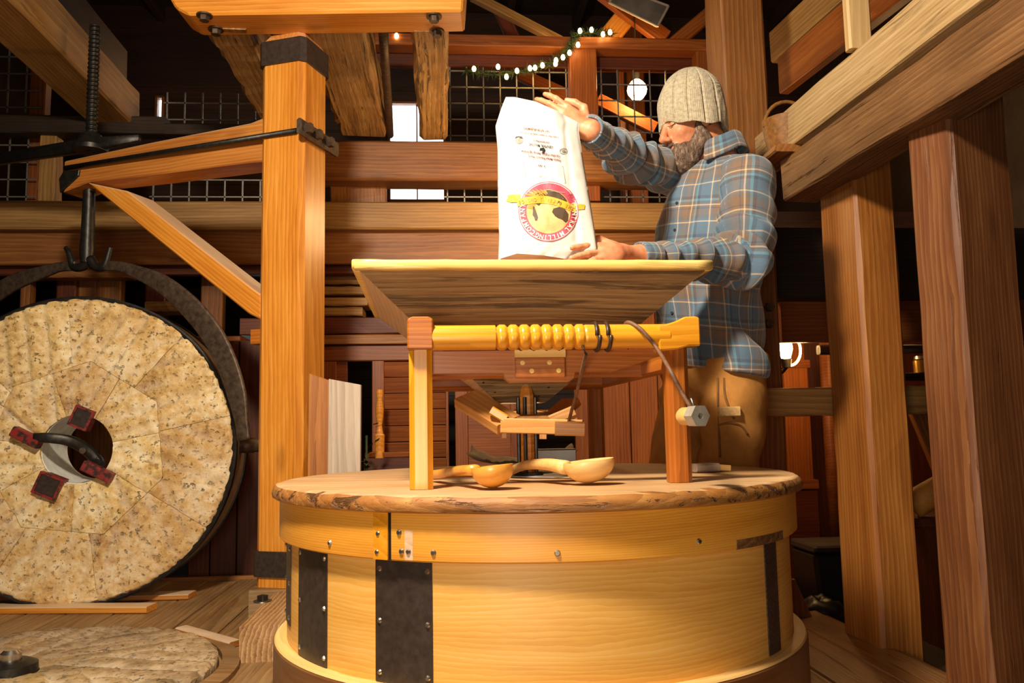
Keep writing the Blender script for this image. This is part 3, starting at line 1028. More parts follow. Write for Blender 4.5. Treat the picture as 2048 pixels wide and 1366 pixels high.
# stacked planks and shelf clutter under the loft
zsh = cz1 + 0.06
for i, (px0, px1, py, lab) in enumerate(((640, 760, 560, 'topmost pale plank of the stack behind the crane post'), (640, 745, 582, 'second plank of the stack behind the crane post'),
                                          (640, 735, 604, 'third plank of the stack behind the crane post'), (640, 725, 624, 'lowest plank of the stack behind the crane post'))):
    hbeam('plank', lab, px0 - 120, px1, py - 9, py + 8, 4.9, 0.22, M['tan'], 'plank')
hbeam('shelf', 'dark shelf under the stack of planks behind the crane post', 480, 1000, 634, 668, 4.86, 0.3, M['redwood'], 'shelf')
hbeam('plank', 'tan board end behind the iron bail, above the millstone', 52, 258, 539, 555, YA + 0.02, 0.12, M['brown'], 'plank')
hbeam('plank', 'pale slanting board edge right of the bail over the millstone', 290, 390, 602, 622, YA + 0.02, 0.2, M['tan'], 'plank')
for i, (pl_, pr_, lab) in enumerate(((40, 58, 'thin brown stud at the far left above the millstone'), (112, 150, 'dark stud left of the iron hook'),
                                     (156, 240, 'redwood stud panel behind the iron hook'), (290, 330, 'brown stud right of the iron hook'), (402, 445, 'redwood stud behind the bail near the crane post'))):
    upost('stud', lab, pl_, pr_, 600, YA + 0.12 + 0.03 * i, 0.08, LOW, zb0, M['redwood'] if i % 2 else M['brown'])
hbeam('shelf', 'brown shelf edge behind the bail right of the millstone', 330, 480, 672, 684, 4.7, 0.3, M['redwood2'], 'shelf')

# roof timbers, framed picture and lamps of the loft
tag(beam('roof_batten', W(945, -8, 4.9), W(1120, 82, 5.3), 0.05, 0.06, M['tan']), 'pale diagonal batten above the loft guard, left of the garland', 'batten')
tag(beam('roof_brace', W(1200, -20, 5.5), W(1330, 78, 5.5), 0.06, 0.12, M['redwood2']), 'orange-brown diagonal brace under the framed picture', 'brace')
tag(beam('roof_brace', W(1215, 78, 5.6), W(1262, 20, 5.6), 0.08, 0.14, M['fir']), 'short brightly lit brace right of the garland end', 'brace')
tag(beam('roof_brace', W(1345, 90, 5.4), W(1440, 10, 5.4), 0.06, 0.09, M['redwood2']), 'slanting brace left of the tall tan post at the top', 'brace')
tag(beam('roof_brace', W(1000, 20, 5.9), W(1060, 150, 5.9), 0.06, 0.1, M['redwood']), 'dim brace behind the wire mesh over the sack', 'brace')
tag(beam('roof_brace', W(1040, 150, 5.7), W(1142, 196, 5.7), 0.05, 0.09, M['redwood2']), 'brown brace slanting behind the mesh left of the guard post', 'brace')
tag(beam('roof_brace', W(1195, 200, 5.5), W(1310, 258, 5.5), 0.05, 0.09, M['redwood2']), 'brown brace slanting below the glowing round bulb', 'brace')
upost('loft_stud', 'lit stud in the loft left of the glowing round bulb', 1238, 1250, 200, 5.75, 0.08, zb1, 3.9, M['redwood2'])
upost('loft_stud', 'wide lit stud in the loft behind the glowing round bulb', 1255, 1290, 200, 6.0, 0.08, zb1, 3.9, M['redwood2'])
hbeam('loft_header', 'brown header board in the loft over the glowing bulb', 1195, 1400, 118, 138, 5.69, 0.07, M['redwood2'], 'board')
pf = [W(1240, -25, 5.2), W(1337, 12, 5.2), W(1315, 53, 5.2), W(1218, 5, 5.2)]
pc = sum(pf, Vector()) / 4
pic = thing('framed_picture', 'pale-framed dark picture hung askew under the roof', 'picture', pc)
n_ = (pf[1] - pf[0]).cross(pf[3] - pf[0]).normalized()
if n_.y > 0:
    n_ = -n_
for i in range(4):
    beam('frame_bar', pf[i], pf[(i + 1) % 4], 0.015, 0.015, M['grey_board'], pic, up=-n_)
vs = [p - pc for p in pf] + [p - pc - n_ * 0.01 for p in pf]
link('picture_sheet', fix(mesh('picture_sheet', vs, [(0, 1, 2, 3), (7, 6, 5, 4), (0, 4, 5, 1), (1, 5, 6, 2), (2, 6, 7, 3), (3, 7, 4, 0)])), plain('picture_print', H('6c6258'), 0.4, 0, 6, 0.5), pic, Matrix.Translation(pc))

bq = W(1274, 180, 5.45)
lb = thing('ceiling_bulb', 'bright round glowing bulb in the loft left of the hat', 'lamp', bq)
lathe('bulb', [(0, -0.07), (0.038, -0.06), (0.063, -0.025), (0.068, 0), (0.062, 0.028), (0.04, 0.056), (0.024, 0.07), (0, 0.07)], M['bulb'], lb, Matrix.Translation(bq), n=20, closed=False)
lathe('socket', [(0, 0.065), (0.022, 0.065), (0.024, 0.12), (0, 0.12)], M['black_plastic'], lb, Matrix.Translation(bq), n=14, closed=False)
tube('cord', [bq + Vector((0, 0, 0.12)), bq + Vector((0, 0, 1.2))], 0.004, M['black_plastic'], lb, 6)
point_light('ceiling_bulb_light', bq + Vector((0, -0.09, -0.02)), 26, (1.0, 0.55, 0.18), 0.05)
bq = W(1571, 698, 4.0)
wl = thing('wall_lamp', 'small glowing wall lamp with a curved glass loop behind the man', 'lamp', bq)
lathe('bulb', [(0, -0.05), (0.022, -0.045), (0.034, 0.0), (0.03, 0.04), (0.015, 0.062), (0, 0.066)], M['bulb'], wl, Matrix.Translation(bq), n=18, closed=False)
lathe('holder', [(0, -0.09), (0.02, -0.09), (0.028, -0.05), (0, -0.05)], M['iron'], wl, Matrix.Translation(bq), n=14, closed=False)
arc = [bq + Vector((0.02 + 0.055 * math.sin(a), 0, -0.005 + 0.075 * math.cos(a))) for a in [PI * i / 14 for i in range(15)]]
tube('loop', arc, 0.006, M['fairy'], wl, 8)  # glass loop made to glow by itself, in place of caught bulb light
tube('arm', [bq + Vector((0, 0, -0.09)), bq + Vector((0, 0.05, -0.11)), bq + Vector((0.03, 0.4, -0.11))], 0.008, M['iron'], wl, 8)
point_light('wall_lamp_light', bq + Vector((0.03, -0.08, 0.0)), 8, (1.0, 0.55, 0.18), 0.04)
# unseen warm point lights in the loft and on the ground floor
point_light('loft_point_light', (-1.6, 5.9, 3.3), 3.5, (1.0, 0.5, 0.16), 0.06)
point_light('store_point_light', (0.1, 4.1, 1.75), 7, (1.0, 0.62, 0.28), 0.08)
point_light('stair_point_light', (2.4, 4.0, 1.6), 8, (1.0, 0.55, 0.2), 0.06)

# garland with fairy lights over the guard rail
gp = smooth_path([onY(px, py, yy) for px, py, yy in ((930, 140, YA + 0.05), (990, 150, YA + 0.05), (1060, 138, YA + 0.05), (1110, 122, YA + 0.0), (1140, 95, YA - 0.06), (1152, 72, YA - 0.06), (1185, 66, YA - 0.02), (1225, 68, YA))], 8)
ga = thing('garland', 'green garland with fairy lights draped over the loft guard', 'garland', gp[20])
vs, fs = [], []
rng = random.Random(11)
for i in range(900):
    t = rng.uniform(0, len(gp) - 1.01)
    k = int(t)
    c0 = gp[k].lerp(gp[k + 1], t - k)
    d = Vector((rng.gauss(0, 1), rng.gauss(0, 1), rng.gauss(0, 1))).normalized() * rng.uniform(0.025, 0.06)
    s = d.cross(Vector((rng.random(), rng.random(), rng.random()))).normalized() * 0.004
    i0 = len(vs)
    vs += [c0 - gp[20] + s, c0 - gp[20] - s, c0 + d - gp[20]]
    fs.append((i0, i0 + 1, i0 + 2))
o = link('needles', mesh('needles', vs, fs), M['green'], ga, Matrix.Translation(gp[20]))
o['kind'] = 'stuff'
tube('garland_wire', gp, 0.006, M['green'], ga, 6)
FB = lathe('fairy_bulb', [(0, -0.017), (0.010, -0.011), (0.013, 0), (0.009, 0.014), (0, 0.020)], M['fairy'], ga, Matrix.Translation(onY(948, 138, YA - 0.01)), n=8, closed=False)
for px, py in ((996, 134), (1013, 154), (1034, 142), (1060, 137), (1070, 136), (1085, 131), (1111, 128), (1112, 121), (1126, 115), (1139, 106), (1156, 90), (1160, 62), (1183, 60), (1206, 69), (1220, 65)):
    c_ = FB.copy()
    COL.objects.link(c_)
    c_.parent = ga
    c_.matrix_basis = wm(ga).inverted() @ Matrix.Translation(onY(px, py, YA - (0.01 if px < 1105 else 0.09)))
q = onY(793, 72, YA - 0.056)
c_ = lathe('fairy_bulb', [(0, -0.017), (0.010, -0.011), (0.013, 0), (0.009, 0.014), (0, 0.020)], M['fairy'], None, Matrix.Translation(q), n=8, closed=False)
tag(c_, 'single fairy light under the head beam, left of the lit joist', 'light')

# wicker basket behind the pale beam
q = W(1530, 262, 2.98) + bs * 0.09
zt_ = 1.722
bk = thing('basket', 'small wicker basket peeking over the far end of the pale beam', 'basket', (q.x, q.y, zt_))
lathe('basket_body', [(0, 0), (0.07, 0), (0.085, 0.06), (0.095, 0.125), (0.088, 0.125), (0.07, 0.02), (0, 0.02)], M['basket'], bk, Matrix.Translation((q.x, q.y, zt_)), n=28, closed=False)
arc = [Vector((q.x, q.y, zt_ + 0.1)) + Vector((0.09 * math.cos(a), 0, 0.10 * math.sin(a))) for a in [PI * i / 14 for i in range(15)]]
tube('basket_handle', arc, 0.007, M['basket'], bk, 8)
tag(beam('shelf_block', (q.x, q.y - 0.11, zt_ - 0.016), (q.x, q.y + 0.11, zt_ - 0.016), 0.2, 0.028, M['brown']), 'short block under the wicker basket', 'block')

q = W(1935, 900, 3.60)
tag(vbeam('shelf_support', q.x, q.y + 0.12, LOW, W(1790, 755, 3.60).z, 0.05, 0.1, M['dark']), 'dark upright carrying the ledge with the brass-lidded jar', 'support')

# ================================================================== MILL VAT
TC = camspace(0.052, 2.115, 0)
def polar(r, a, z=0.0):
    """point on the vat: a measured from the side nearest the tripod, towards the right"""
    d = -F0 * math.cos(a) + R0 * math.sin(a)
    return Vector((TC.x + d.x * r, TC.y + d.y * r, z))


vat = thing('millstone_vat', 'big round honey-coloured wooden millstone casing in the centre foreground', 'mill', TC)
TM = Matrix.Translation(TC) @ Matrix.Rotation(-YAW, 4, 'Z')
ZL = 0.605
lathe('base_ring', [(0.604, 0.0), (0.634, 0.0), (0.634, 0.250), (0.631, 0.2535), (0.604, 0.2535)], M['ringw'], vat, TM, 120)
lathe('ring_top', [(0.604, 0.254), (0.632, 0.254), (0.629, 0.2575), (0.604, 0.2575)], M['ringtop'], vat, TM, 120)
lathe('drum', [(0.590, 0.0), (0.604, 0.0), (0.604, 0.565), (0.590, 0.565)], M['ply'], vat, TM, 120)
lathe('hoop', [(0.604, 0.484), (0.620, 0.484), (0.623, 0.487), (0.623, 0.572), (0.604, 0.572)], M['hoopw'], vat, TM, 120)
# lid made of five boards with rounded outer edges
RL = 0.641
layers = [(RL - 0.012, 0.572), (RL - 0.002, 0.576), (RL, 0.585), (RL - 0.003, 0.595), (RL - 0.010, 0.602), (RL - 0.02, ZL)]
cuts = [-RL, -0.40, -0.14, 0.12, 0.38, RL]
eye_r = 0.0
for bi in range(5):
    ya, yb = cuts[bi] + 0.001, cuts[bi + 1] - 0.001
    n1 = 26
    vs, fs = [], []
    for (r, z) in layers:
        ys = [max(-r * 0.9999, min(r * 0.9999, ya + (yb - ya) * (0.5 - 0.5 * math.cos(PI * i / n1)))) for i in range(n1 + 1)]
        ring = [(-math.sqrt(r * r - y * y), y, z) for y in ys] + [(math.sqrt(r * r - y * y), y, z) for y in reversed(ys)]
        for (x_, y_, z_) in ring:
            rough = 0.003 * mnoise.noise(Vector((x_ * 14, y_ * 14, z_ * 40))) if z != ZL and z != 0.572 else 0
            vs.append((x_ * (1 + rough), y_ * (1 + rough), z_ + rough))
    m_ = 2 * (n1 + 1)
    for L in range(len(layers) - 1):
        for k in range(m_):
            k2 = (k + 1) % m_
            fs.append((L * m_ + k, L * m_ + k2, (L + 1) * m_ + k2, (L + 1) * m_ + k))
    fs.append(tuple(range(m_))[::-1])
    fs.append(tuple(range((len(layers) - 1) * m_, len(layers) * m_)))
    me = mesh('lid_board', vs, fs, True)
    fix(me)
    me.set_sharp_from_angle(angle=math.radians(50))
    lo_ = link('lid_board', me, M['lid'], vat, TM)
    me.materials.append(M['lidedge'])
    for p in me.polygons:
        if abs(p.normal.z) < 0.9:
            p.material_index = 1
lathe('eye_plate', [(0.045, ZL), (0.125, ZL), (0.125, ZL + 0.004), (0.045, ZL + 0.004)], M['tin'], vat, TM, 48)

# iron plates on the drum, each with six screws
def vat_plate(a_c, half, z0, z1, scr=True):
    n = 10
    r0, r1 = 0.604, 0.6065
    vs, fs, gc = [], [], []
    for i in range(n + 1):
        a = a_c - half + 2 * half * i / n
        for (r, z) in ((r0, z0), (r1, z0 + 0.001), (r1, z1 - 0.001), (r0, z1)):
            vs.append(polar(r, a, z) - Vector((TC.x, TC.y, 0)))
    for i in range(n):
        for j in range(3):
            fs.append((i * 4 + j, (i + 1) * 4 + j, (i + 1) * 4 + j + 1, i * 4 + j + 1))
    fs += [(0, 1, 2, 3), (n * 4 + 3, n * 4 + 2, n * 4 + 1, n * 4)]
    p = link('iron_plate', fix(mesh('iron_plate', vs, fs)), M['iron_flat'], vat, Matrix.Translation((TC.x, TC.y, 0)))
    if scr:
        for s in (-1, 1):
            for z in (z0 + 0.018, (z0 + z1) / 2, z1 - 0.016):
                a = a_c + s * (half - 0.016)
                d = polar(1, a) - polar(0, a)
                along(SCREW, 'screw', polar(r1, a, z), d, p)
    return p


def ang(px, py=1200, r=0.6065):
    """angle on the vat where a photo column meets the drum"""
    best = min((abs(proj(polar(r, a, 0.36))[0] - px), a) for a in [i * 0.002 for i in range(-760, 761)])
    return best[1]


def proj(p):
    v = Vector(p) - EYE
    d = v.dot(FW)
    return (1024 + FPX * v.dot(RT) / d, 683 - FPX * v.dot(UP) / d)


for (p0_, p1_, zlo, zhi) in ((751, 865, 0.258, 0.481), (597, 653, 0.258, 0.486), (567.5, 580, 0.30, 0.482)):
    a0_, a1_ = ang(p0_), ang(p1_)
    vat_plate((a0_ + a1_) / 2, (a1_ - a0_) / 2, zlo, zhi)
a0_, a1_ = ang(1535), ang(1557)
pp = vat_plate((a0_ + a1_) / 2, (a1_ - a0_) / 2, 0.258, 0.483, False)
pp.name = 'drum_batten'
pp.data.materials.clear()
pp.data.materials.append(wood('dark_batten', H('241a16'), H('3a2a22'), H('6a5244'), 0.5, ring=20, bump=0.6, crack=0.5))
# screws of the hoop and its joint batten
for px, py in ((659, 1087), (757, 1067), (755, 1105), (799, 1065), (803, 1103), (818, 1104), (868, 1106), (1119, 1107), (1405, 1083)):
    a = ang(px, r=0.623)
    best = min((abs(proj(polar(0.623, a, 0.484 + 0.002 * i))[1] - py), 0.484 + 0.002 * i) for i in range(40))
    d = polar(1, a) - polar(0, a)
    along(SCREW, 'hoop_screw', polar(0.623, a, best[1]), d, vat, 1.1)


def hoop_patch(name, pxa, pxb, z0, z1, r, th, mat):
    a0, a1 = ang(pxa, r=0.623), ang(pxb, r=0.623)
    n = 6
    vs, fs = [], []
    for i in range(n + 1):
        a = a0 + (a1 - a0) * i / n
        for (rr, z) in ((r, z0), (r + th, z0), (r + th, z1), (r, z1)):
            vs.append(polar(rr, a, z) - Vector((TC.x, TC.y, 0)))
    for i in range(n):
        for j in range(4):
            fs.append((i * 4 + j, (i + 1) * 4 + j, (i + 1) * 4 + (j + 1) % 4, i * 4 + (j + 1) % 4))
    fs += [(0, 1, 2, 3), (n * 4 + 3, n * 4 + 2, n * 4 + 1, n * 4)]
    return link(name, fix(mesh(name, vs, fs)), mat, vat, Matrix.Translation((TC.x, TC.y, 0)))


hoop_patch('hoop_joint', 747, 776, 0.485, 0.572, 0.622, 0.0025, M['oak_gold'])
hoop_patch('hoop_seam', 777, 783, 0.485, 0.572, 0.622, 0.0018, M['black_plastic'])
hoop_patch('hoop_patch', 811, 827, 0.487, 0.540, 0.622, 0.0015, M['hopper_side'])
hoop_patch('hoop_stain', 1480, 1572, 0.484, 0.502, 0.6215, 0.0025, M['rough_brown'])

# ================================================================== HOPPER STAND
def lidp(px, py):
    return onZ(px, py, ZL)


fl_, fr_ = lidp(843, 980), lidp(1366, 966)
sx = (fr_ - fl_)
sx.z = 0
SWID = sx.length
sx.normalize()
sy = Vector((-sx.y, sx.x, 0))
SL = 0.84                                         # depth of the stand
stand = thing('hopper_stand', 'reddish oak hopper stand with a turned windlass roller, standing on the lid', 'stand', (fl_ + fr_) / 2 + sy * SL / 2)
rzS = math.atan2(sx.y, sx.x)


def S(u, v, z):
    """stand coordinates: u from left front leg to the right, v towards the back"""
    p = fl_ + sx * u + sy * v
    return Vector((p.x, p.y, z))


LEG = 0.047
zleg = 0.888
for (u, v) in ((0, 0.0), (SWID, 0.0), (0, SL), (SWID, SL)):
    mt = M['oak_gold'] if (u == 0 and v == 0) else M['oak']
    beam('leg', S(u, v + LEG / 2, ZL + 0.0008), S(u, v + LEG / 2, zleg), LEG, LEG, mt, stand, up=sy, ch=0.011)
zr1, zr0_ = 0.884, 0.838


def spoly(name, poly, v, d, mat, u0=0.0, **k):
    """polygon in (u, z) of the stand, thickness d starting at depth v"""
    mw = Matrix.Translation(S(u0, v + d / 2, 0)) @ Matrix.Rotation(rzS, 4, 'Z')
    return prism(name, poly, d, mat, stand, mw, **k)


UC = SWID * 0.46
ap = [(0.02, zr1), (0.02, zr0_), (UC - 0.075, zr0_), (UC - 0.072, zr0_ - 0.012), (UC - 0.062, zr0_ - 0.020), (UC + 0.062, zr0_ - 0.020),
      (UC + 0.072, zr0_ - 0.012), (UC + 0.075, zr0_), (SWID * 0.755, zr0_), (SWID - 0.02, zr1 - 0.012), (SWID - 0.02, zr1)]
spoly('front_rail', ap, 0.028, 0.03, M['oak'])
for o_ in (0.0,):
    beam('side_rail', S(0, LEG, 0.861), S(0, SL, 0.861), 0.028, 0.046, M['oak'], stand)
    beam('side_rail', S(SWID, LEG, 0.861), S(SWID, SL, 0.861), 0.028, 0.046, M['oak'], stand)
    beam('rear_rail', S(0.02, SL + LEG / 2, 0.861), S(SWID - 0.02, SL + LEG / 2, 0.861), 0.028, 0.046, M['oak'], stand)
    beam('cross_rail', S(0.01, 0.26, 0.862), S(SWID - 0.01, 0.26, 0.862), 0.022, 0.045, M['oak'], stand)
    beam('cross_rail', S(0.01, 0.70, 0.862), S(SWID - 0.01, 0.70, 0.862), 0.022, 0.045, M['oak'], stand)
# bearing block under the roller with four pegs and a pale strip
blk = spoly('bearing_block', [(UC - 0.052, 0.826), (UC + 0.052, 0.826), (UC + 0.052, 0.868), (UC - 0.052, 0.868)], 0.012, 0.018, M['oak'], ch=0.002)
sc_prof = [(UC - 0.053, 0.868)]
sc_prof += [(UC + 0.053, 0.868), (UC + 0.053, 0.885)]
sc_prof += [(UC + 0.053 - 0.106 * i / 16, 0.884 + 0.003 * math.cos(i * PI / 2)) for i in range(17)]
spoly('pale_strip', sc_prof, 0.010, 0.020, M['rim'])
for (du, z) in ((-0.037, 0.857), (0.019, 0.857), (-0.018, 0.840), (0.038, 0.840)):
    PEG = disc_mesh('peg', 0.0052, 0.0012, 12, dome=0.97) if 'PEGM' not in globals() else PEGM
    PEGM = PEG
    pg = along(PEGM, 'peg', S(UC + du, 0.0125, z), -sy, stand, 1.0)
PEGM.materials.append(M['rim'])
# roller
zR = 0.909
rr = 0.0255
prof = []
nR = 150
g0, g1 = SWID * 0.29, SWID * 0.635
for i in range(nR + 1):
    u = 0.02 + (SWID - 0.04) * i / nR
    r = rr
    if g0 < u < g1:
        ph = (u - g0) / (g1 - g0) * 8
        f_ = ph - math.floor(ph)
        r = rr + 0.0012 - 0.0075 * max(0, math.cos(2 * PI * (f_))) ** 2.5 * (1.0 if f_ > 0.5 else 0.8)
    prof.append((r, u))
vsn, fsn, gcn = [], [], []
nk = 28
for (r, u) in prof:
    for k in range(nk):
        a = 2 * PI * k / nk
        vsn.append((u, r * math.cos(a), r * math.sin(a)))
for i in range(nR):
    for k in range(nk):
        k2 = (k + 1) % nk
        fsn.append((i * nk + k, i * nk + k2, (i + 1) * nk + k2, (i + 1) * nk + k))
fsn.append(tuple(range(nk)))
fsn.append(tuple(range(nR * nk, (nR + 1) * nk)))
RM = Matrix.Translation(S(0, 0.004, zR)) @ Matrix.Rotation(rzS, 4, 'Z')
me = fix(mesh('roller', vsn, fsn, True))
me.set_sharp_from_angle(angle=math.radians(50))
link('roller', me, M['oak_gold'], stand, RM)
# end blocks: left is a plain chamfered head, right one is scrolled
spoly('end_block', [(-0.026, 0.884), (0.026, 0.884), (0.026, 0.944), (0.018, 0.95), (-0.018, 0.95), (-0.026, 0.944)], -0.022, 0.05, M['oak'], ch=0.003)
rb = []
spoly('end_block', [(SWID - 0.045, 0.876), (SWID - 0.005, 0.879), (SWID + 0.02, 0.886), (SWID + 0.044, 0.886), (SWID + 0.044, 0.944), (SWID + 0.036, 0.948),
                    (SWID + 0.012, 0.947), (SWID - 0.006, 0.938), (SWID - 0.03, 0.931), (SWID - 0.045, 0.930)], -0.02, 0.05, M['oak_gold'], ch=0.003)

# leather cord with its windings and hanging weight
cordU = SWID * 0.83
q0 = S(SWID * 0.80, 0.0, zR + rr + 0.003)
cord = thing('leather_cord', 'brown leather cord wound on the roller with a hanging hex nut weight', 'cord', q0)
for u in (SWID * 0.672, SWID * 0.715):
    loop = [S(u, 0.004, zR) + sx * (0.006 * i / 18) - sy * ((rr + 0.003) * math.cos(2 * PI * i / 18)) + Vector((0, 0, (rr + 0.003) * math.sin(2 * PI * i / 18))) for i in range(19)]
    tube('winding', loop, 0.0042, M['leather_dk'], cord, 8)
wtp = W(1383, 818, 1.56)
pth = smooth_path([S(SWID * 0.80, 0.03, zR + 0.016), S(SWID * 0.805, 0.004, zR + rr + 0.004), S(SWID * 0.835, -0.022, zR + 0.016), S(SWID * 0.865, -0.031, zR - 0.004),
                   S(SWID * 0.90, -0.034, zR - 0.03), W(1340, 740, 1.575), W(1362, 782, 1.57), wtp], 5)
tube('hanging_cord', pth, [0.0045 - 0.0005 * i / len(pth) for i in range(len(pth))], M['leather'], cord, 8)
tube('wire_loop', [wtp + Vector((0, 0, 0.02)), wtp + R0 * 0.006, wtp + R0 * 0.012 - Vector((0, 0, 0.025))], 0.002, M['steel'], cord, 6)
nc = W(1393, 832, 1.555)
ax = (R0 * 0.45 - F0 * 0.9).normalized()
qn = ax.to_track_quat('Z', 'Y').to_matrix().to_4x4()
lathe('hex_nut', [(0.006, -0.012), (0.021, -0.012), (0.022, 0.012), (0.006, 0.012)], plain('worn_nut', H('b4aa9a'), 0.4, 0.35), cord, Matrix.Translation(nc) @ qn, n=6, smooth=False)
lathe('cork', [(0, -0.045), (0.014, -0.045), (0.0175, -0.038), (0.0175, -0.012), (0, -0.012)], M['ladle'], cord, Matrix.Translation(nc) @ qn, n=18, closed=False)

# ================================================================== HOPPER
HC = S(SWID / 2 - 0.018, SL / 2 + LEG / 2 + 0.005, 0)
HM = Matrix.Translation((HC.x, HC.y, 0)) @ Matrix.Rotation(rzS, 4, 'Z')
hop = thing('grain_hopper', 'weathered grey wooden hopper with a pale worn rim, resting on the stand', 'hopper', (HC.x, HC.y, 0.79), rzS)
ZT, ZBt, HT, HB = 1.066, 0.787, 0.382, 0.062


def hopper_side(name, k, mat, mat2=None):
    th = 0.014
    n = 14
    vs, fs = [], []
    for (o_, sgn) in ((0, 1), (-th, -1)):
        for i in range(n + 1):
            t = i / n
            for j in range(9):
                s = -1 + 2 * j / 8
                h = HB + (HT - HB) * t + o_
                z = ZBt + (ZT - ZBt) * t
                jit = 0.0015 * mnoise.noise(Vector((s * 4 + k, t * 6, 1.7)))
                vs.append((s * h, -h - jit, z))
    m_ = 9 * (n + 1)
    for i in range(n):
        for j in range(8):
            a = i * 9 + j
            fs.append((a, a + 1, a + 10, a + 9))
            fs.append((m_ + a, m_ + a + 9, m_ + a + 10, m_ + a + 1))
    for j in range(8):
        fs.append((j, m_ + j, m_ + j + 1, j + 1))
        a = n * 9 + j
        fs.append((a, a + 1, m_ + a + 1, m_ + a))
    for i in range(n):
        a = i * 9
        fs.append((a, a + 9, m_ + a + 9, m_ + a))
        a += 8
        fs.append((a, m_ + a, m_ + a + 9, a + 9))
    me = fix(mesh(name, vs, fs))
    return link(name, me, mat, hop, HM @ Matrix.Rotation(k * PI / 2, 4, 'Z'))


hopper_side('front_board', 0, M['hopper'])
hopper_side('right_board', 1, M['hopper_side'])
hopper_side('back_board', 2, M['hopper'])
hopper_side('left_board', 3, M['hopper_side'])
for k in range(4):
    R4 = HM @ Matrix.Rotation(k * PI / 2, 4, 'Z')
    a_, b_ = R4 @ Vector((-HT - 0.004, -HT + 0.002, ZT + 0.006)), R4 @ Vector((HT + 0.004, -HT + 0.002, ZT + 0.006))
    N = 24
    path = [a_.lerp(b_, i / N) + Vector((0, 0, 0.0016 * mnoise.noise(Vector((i * 0.6, k * 3.0, 0))))) for i in range(N + 1)]
    tube('rim_strip', path, 0, M['rim'], hop, 12, flat=(0.011, 0.012))
for (u, z) in ((-0.9, 0.995), (-0.88, 1.03), (0.88, 1.03)):
    pass
for (du, z) in ((-0.10, 0.835), (0.10, 0.838), (-0.07, 0.812), (0.062, 0.822), (0.04, 0.802)):
    h = HB + (HT - HB) * (z - ZBt) / (ZT - ZBt)
    along(disc_mesh('nail', 0.003, 0.0008, 8), 'nail', HM @ Vector((du, -h - 0.0005, z)), (HM.to_3x3() @ Vector((0, -1, -0.9))), hop, 1.0, M['black_plastic'])

# ================================================================== FEED SHOE, SPINDLE
DS = 1.93
def P(px, py, D=DS):
    return W(px, py, D)


shoe = thing('feed_shoe', 'wooden feed shoe with raised side wings hanging under the hopper', 'shoe', P(1030, 850))
beam('shoe_front', P(1003, 851, 1.90), P(1166, 855, 1.84), 0.016, 0.034, M['oak_tan'], shoe, ch=0.002)
beam('shoe_lip', P(1110, 857, 1.835), P(1168, 858, 1.835), 0.03, 0.031, M['oak_tan'], shoe, ch=0.004)
beam('shoe_floor', P(1085, 838, 1.92), P(1085, 822, 2.28), 0.16, 0.012, M['oak_tan'], shoe)
# wings
beam('wing', P(1018, 850, 1.915), P(932, 797, 2.02), 0.07, 0.026, M['oak_tan'], shoe, up=(0, -0.7, 1), ch=0.002)
beam('wing', P(1012, 838, 1.905), P(982, 820, 1.905), 0.03, 0.02, M['oak_gold'], shoe, ch=0.003)
beam('wing', P(1100, 842, 1.93), P(1148, 822, 1.93), 0.035, 0.026, M['oak_tan'], shoe, ch=0.004)
beam('wing', P(1100, 842, 2.06), P(1142, 804, 2.12), 0.06, 0.022, M['oak'], shoe, ch=0.003)
beam('shoe_foot', P(1008, 862, 1.93), P(1008, 876, 1.93), 0.012, 0.012, M['oak_tan'], shoe, ch=0.001)
beam('shoe_foot', P(1086, 866, 1.92), P(1086, 878, 1.92), 0.016, 0.012, M['oak_tan'], shoe, ch=0.001)
tube('shoe_string', [P(1136, 848, 1.85), P(1152, 790, 1.78), P(1172, 708, 1.64), S(SWID * 0.62, -0.012, zR - 0.022)], 0.0038, M['leather'], shoe, 7)

dm = thing('damsel_spindle', 'upright wooden spindle with dark steel bars standing in the lid eye', 'spindle', P(1056, 940, 2.03))
q = P(1055, 900, 2.03)
zt_ = P(1055, 768, 2.03).z
lathe('wooden_core', [(0, ZL - 0.03), (0.0175, ZL - 0.03), (0.0175, zt_ - 0.028), (0.012, zt_ - 0.006), (0.006, zt_), (0, zt_)], M['fir'], dm, Matrix.Translation((q.x, q.y, 0)) @ Matrix.Rotation(0.4, 4, 'Z'), n=8, smooth=False, closed=False)
for a in (0.15, 1.9, 3.3, 4.7):
    aa = a - 0.3
    x_, y_ = q.x + 0.021 * math.cos(aa), q.y + 0.021 * math.sin(aa)
    beam('steel_bar', (x_, y_, ZL + 0.002), (x_, y_, P(1055, 795, 2.03).z), 0.009, 0.009, M['iron'], dm, ch=0.0025, up=(math.cos(aa), math.sin(aa), 0))
lathe('foot_ring', [(0.012, ZL + 0.004), (0.038, ZL + 0.004), (0.036, ZL + 0.012), (0.012, ZL + 0.012)], M['iron'], dm, Matrix.Translation((q.x, q.y, 0)), n=24)

# ================================================================== SCOOPS, PAPER, BRUSH ON THE LID
def scoop(name, label, bowl_c, r, length, tip, mat, cut=0.35, depth=0.75, rz=0.0):
    """round ladle: bowl of revolution with wall, plus a tapering handle"""
    t = thing(name, label, 'scoop', bowl_c)
    prof = []
    n = 14
    for i in range(n + 1):
        a = PI / 2 * i / n
        prof.append((r * math.sin(a), -r * depth * math.cos(a)))
    prof += [(r * 0.985, 0.004)]
    for i in range(n, -1, -1):
        a = PI / 2 * i / n
        prof.append((r * 0.86 * math.sin(a), -r * (depth - 0.15) * math.cos(a)))
    b = lathe('bowl', prof, mat, t, Matrix.Translation(bowl_c) @ Matrix.Rotation(rz, 4, 'Z') @ Matrix.Rotation(cut, 4, 'Y') @ Matrix.Diagonal((length, 1, 1, 1)), n=40, closed=False)
    return t


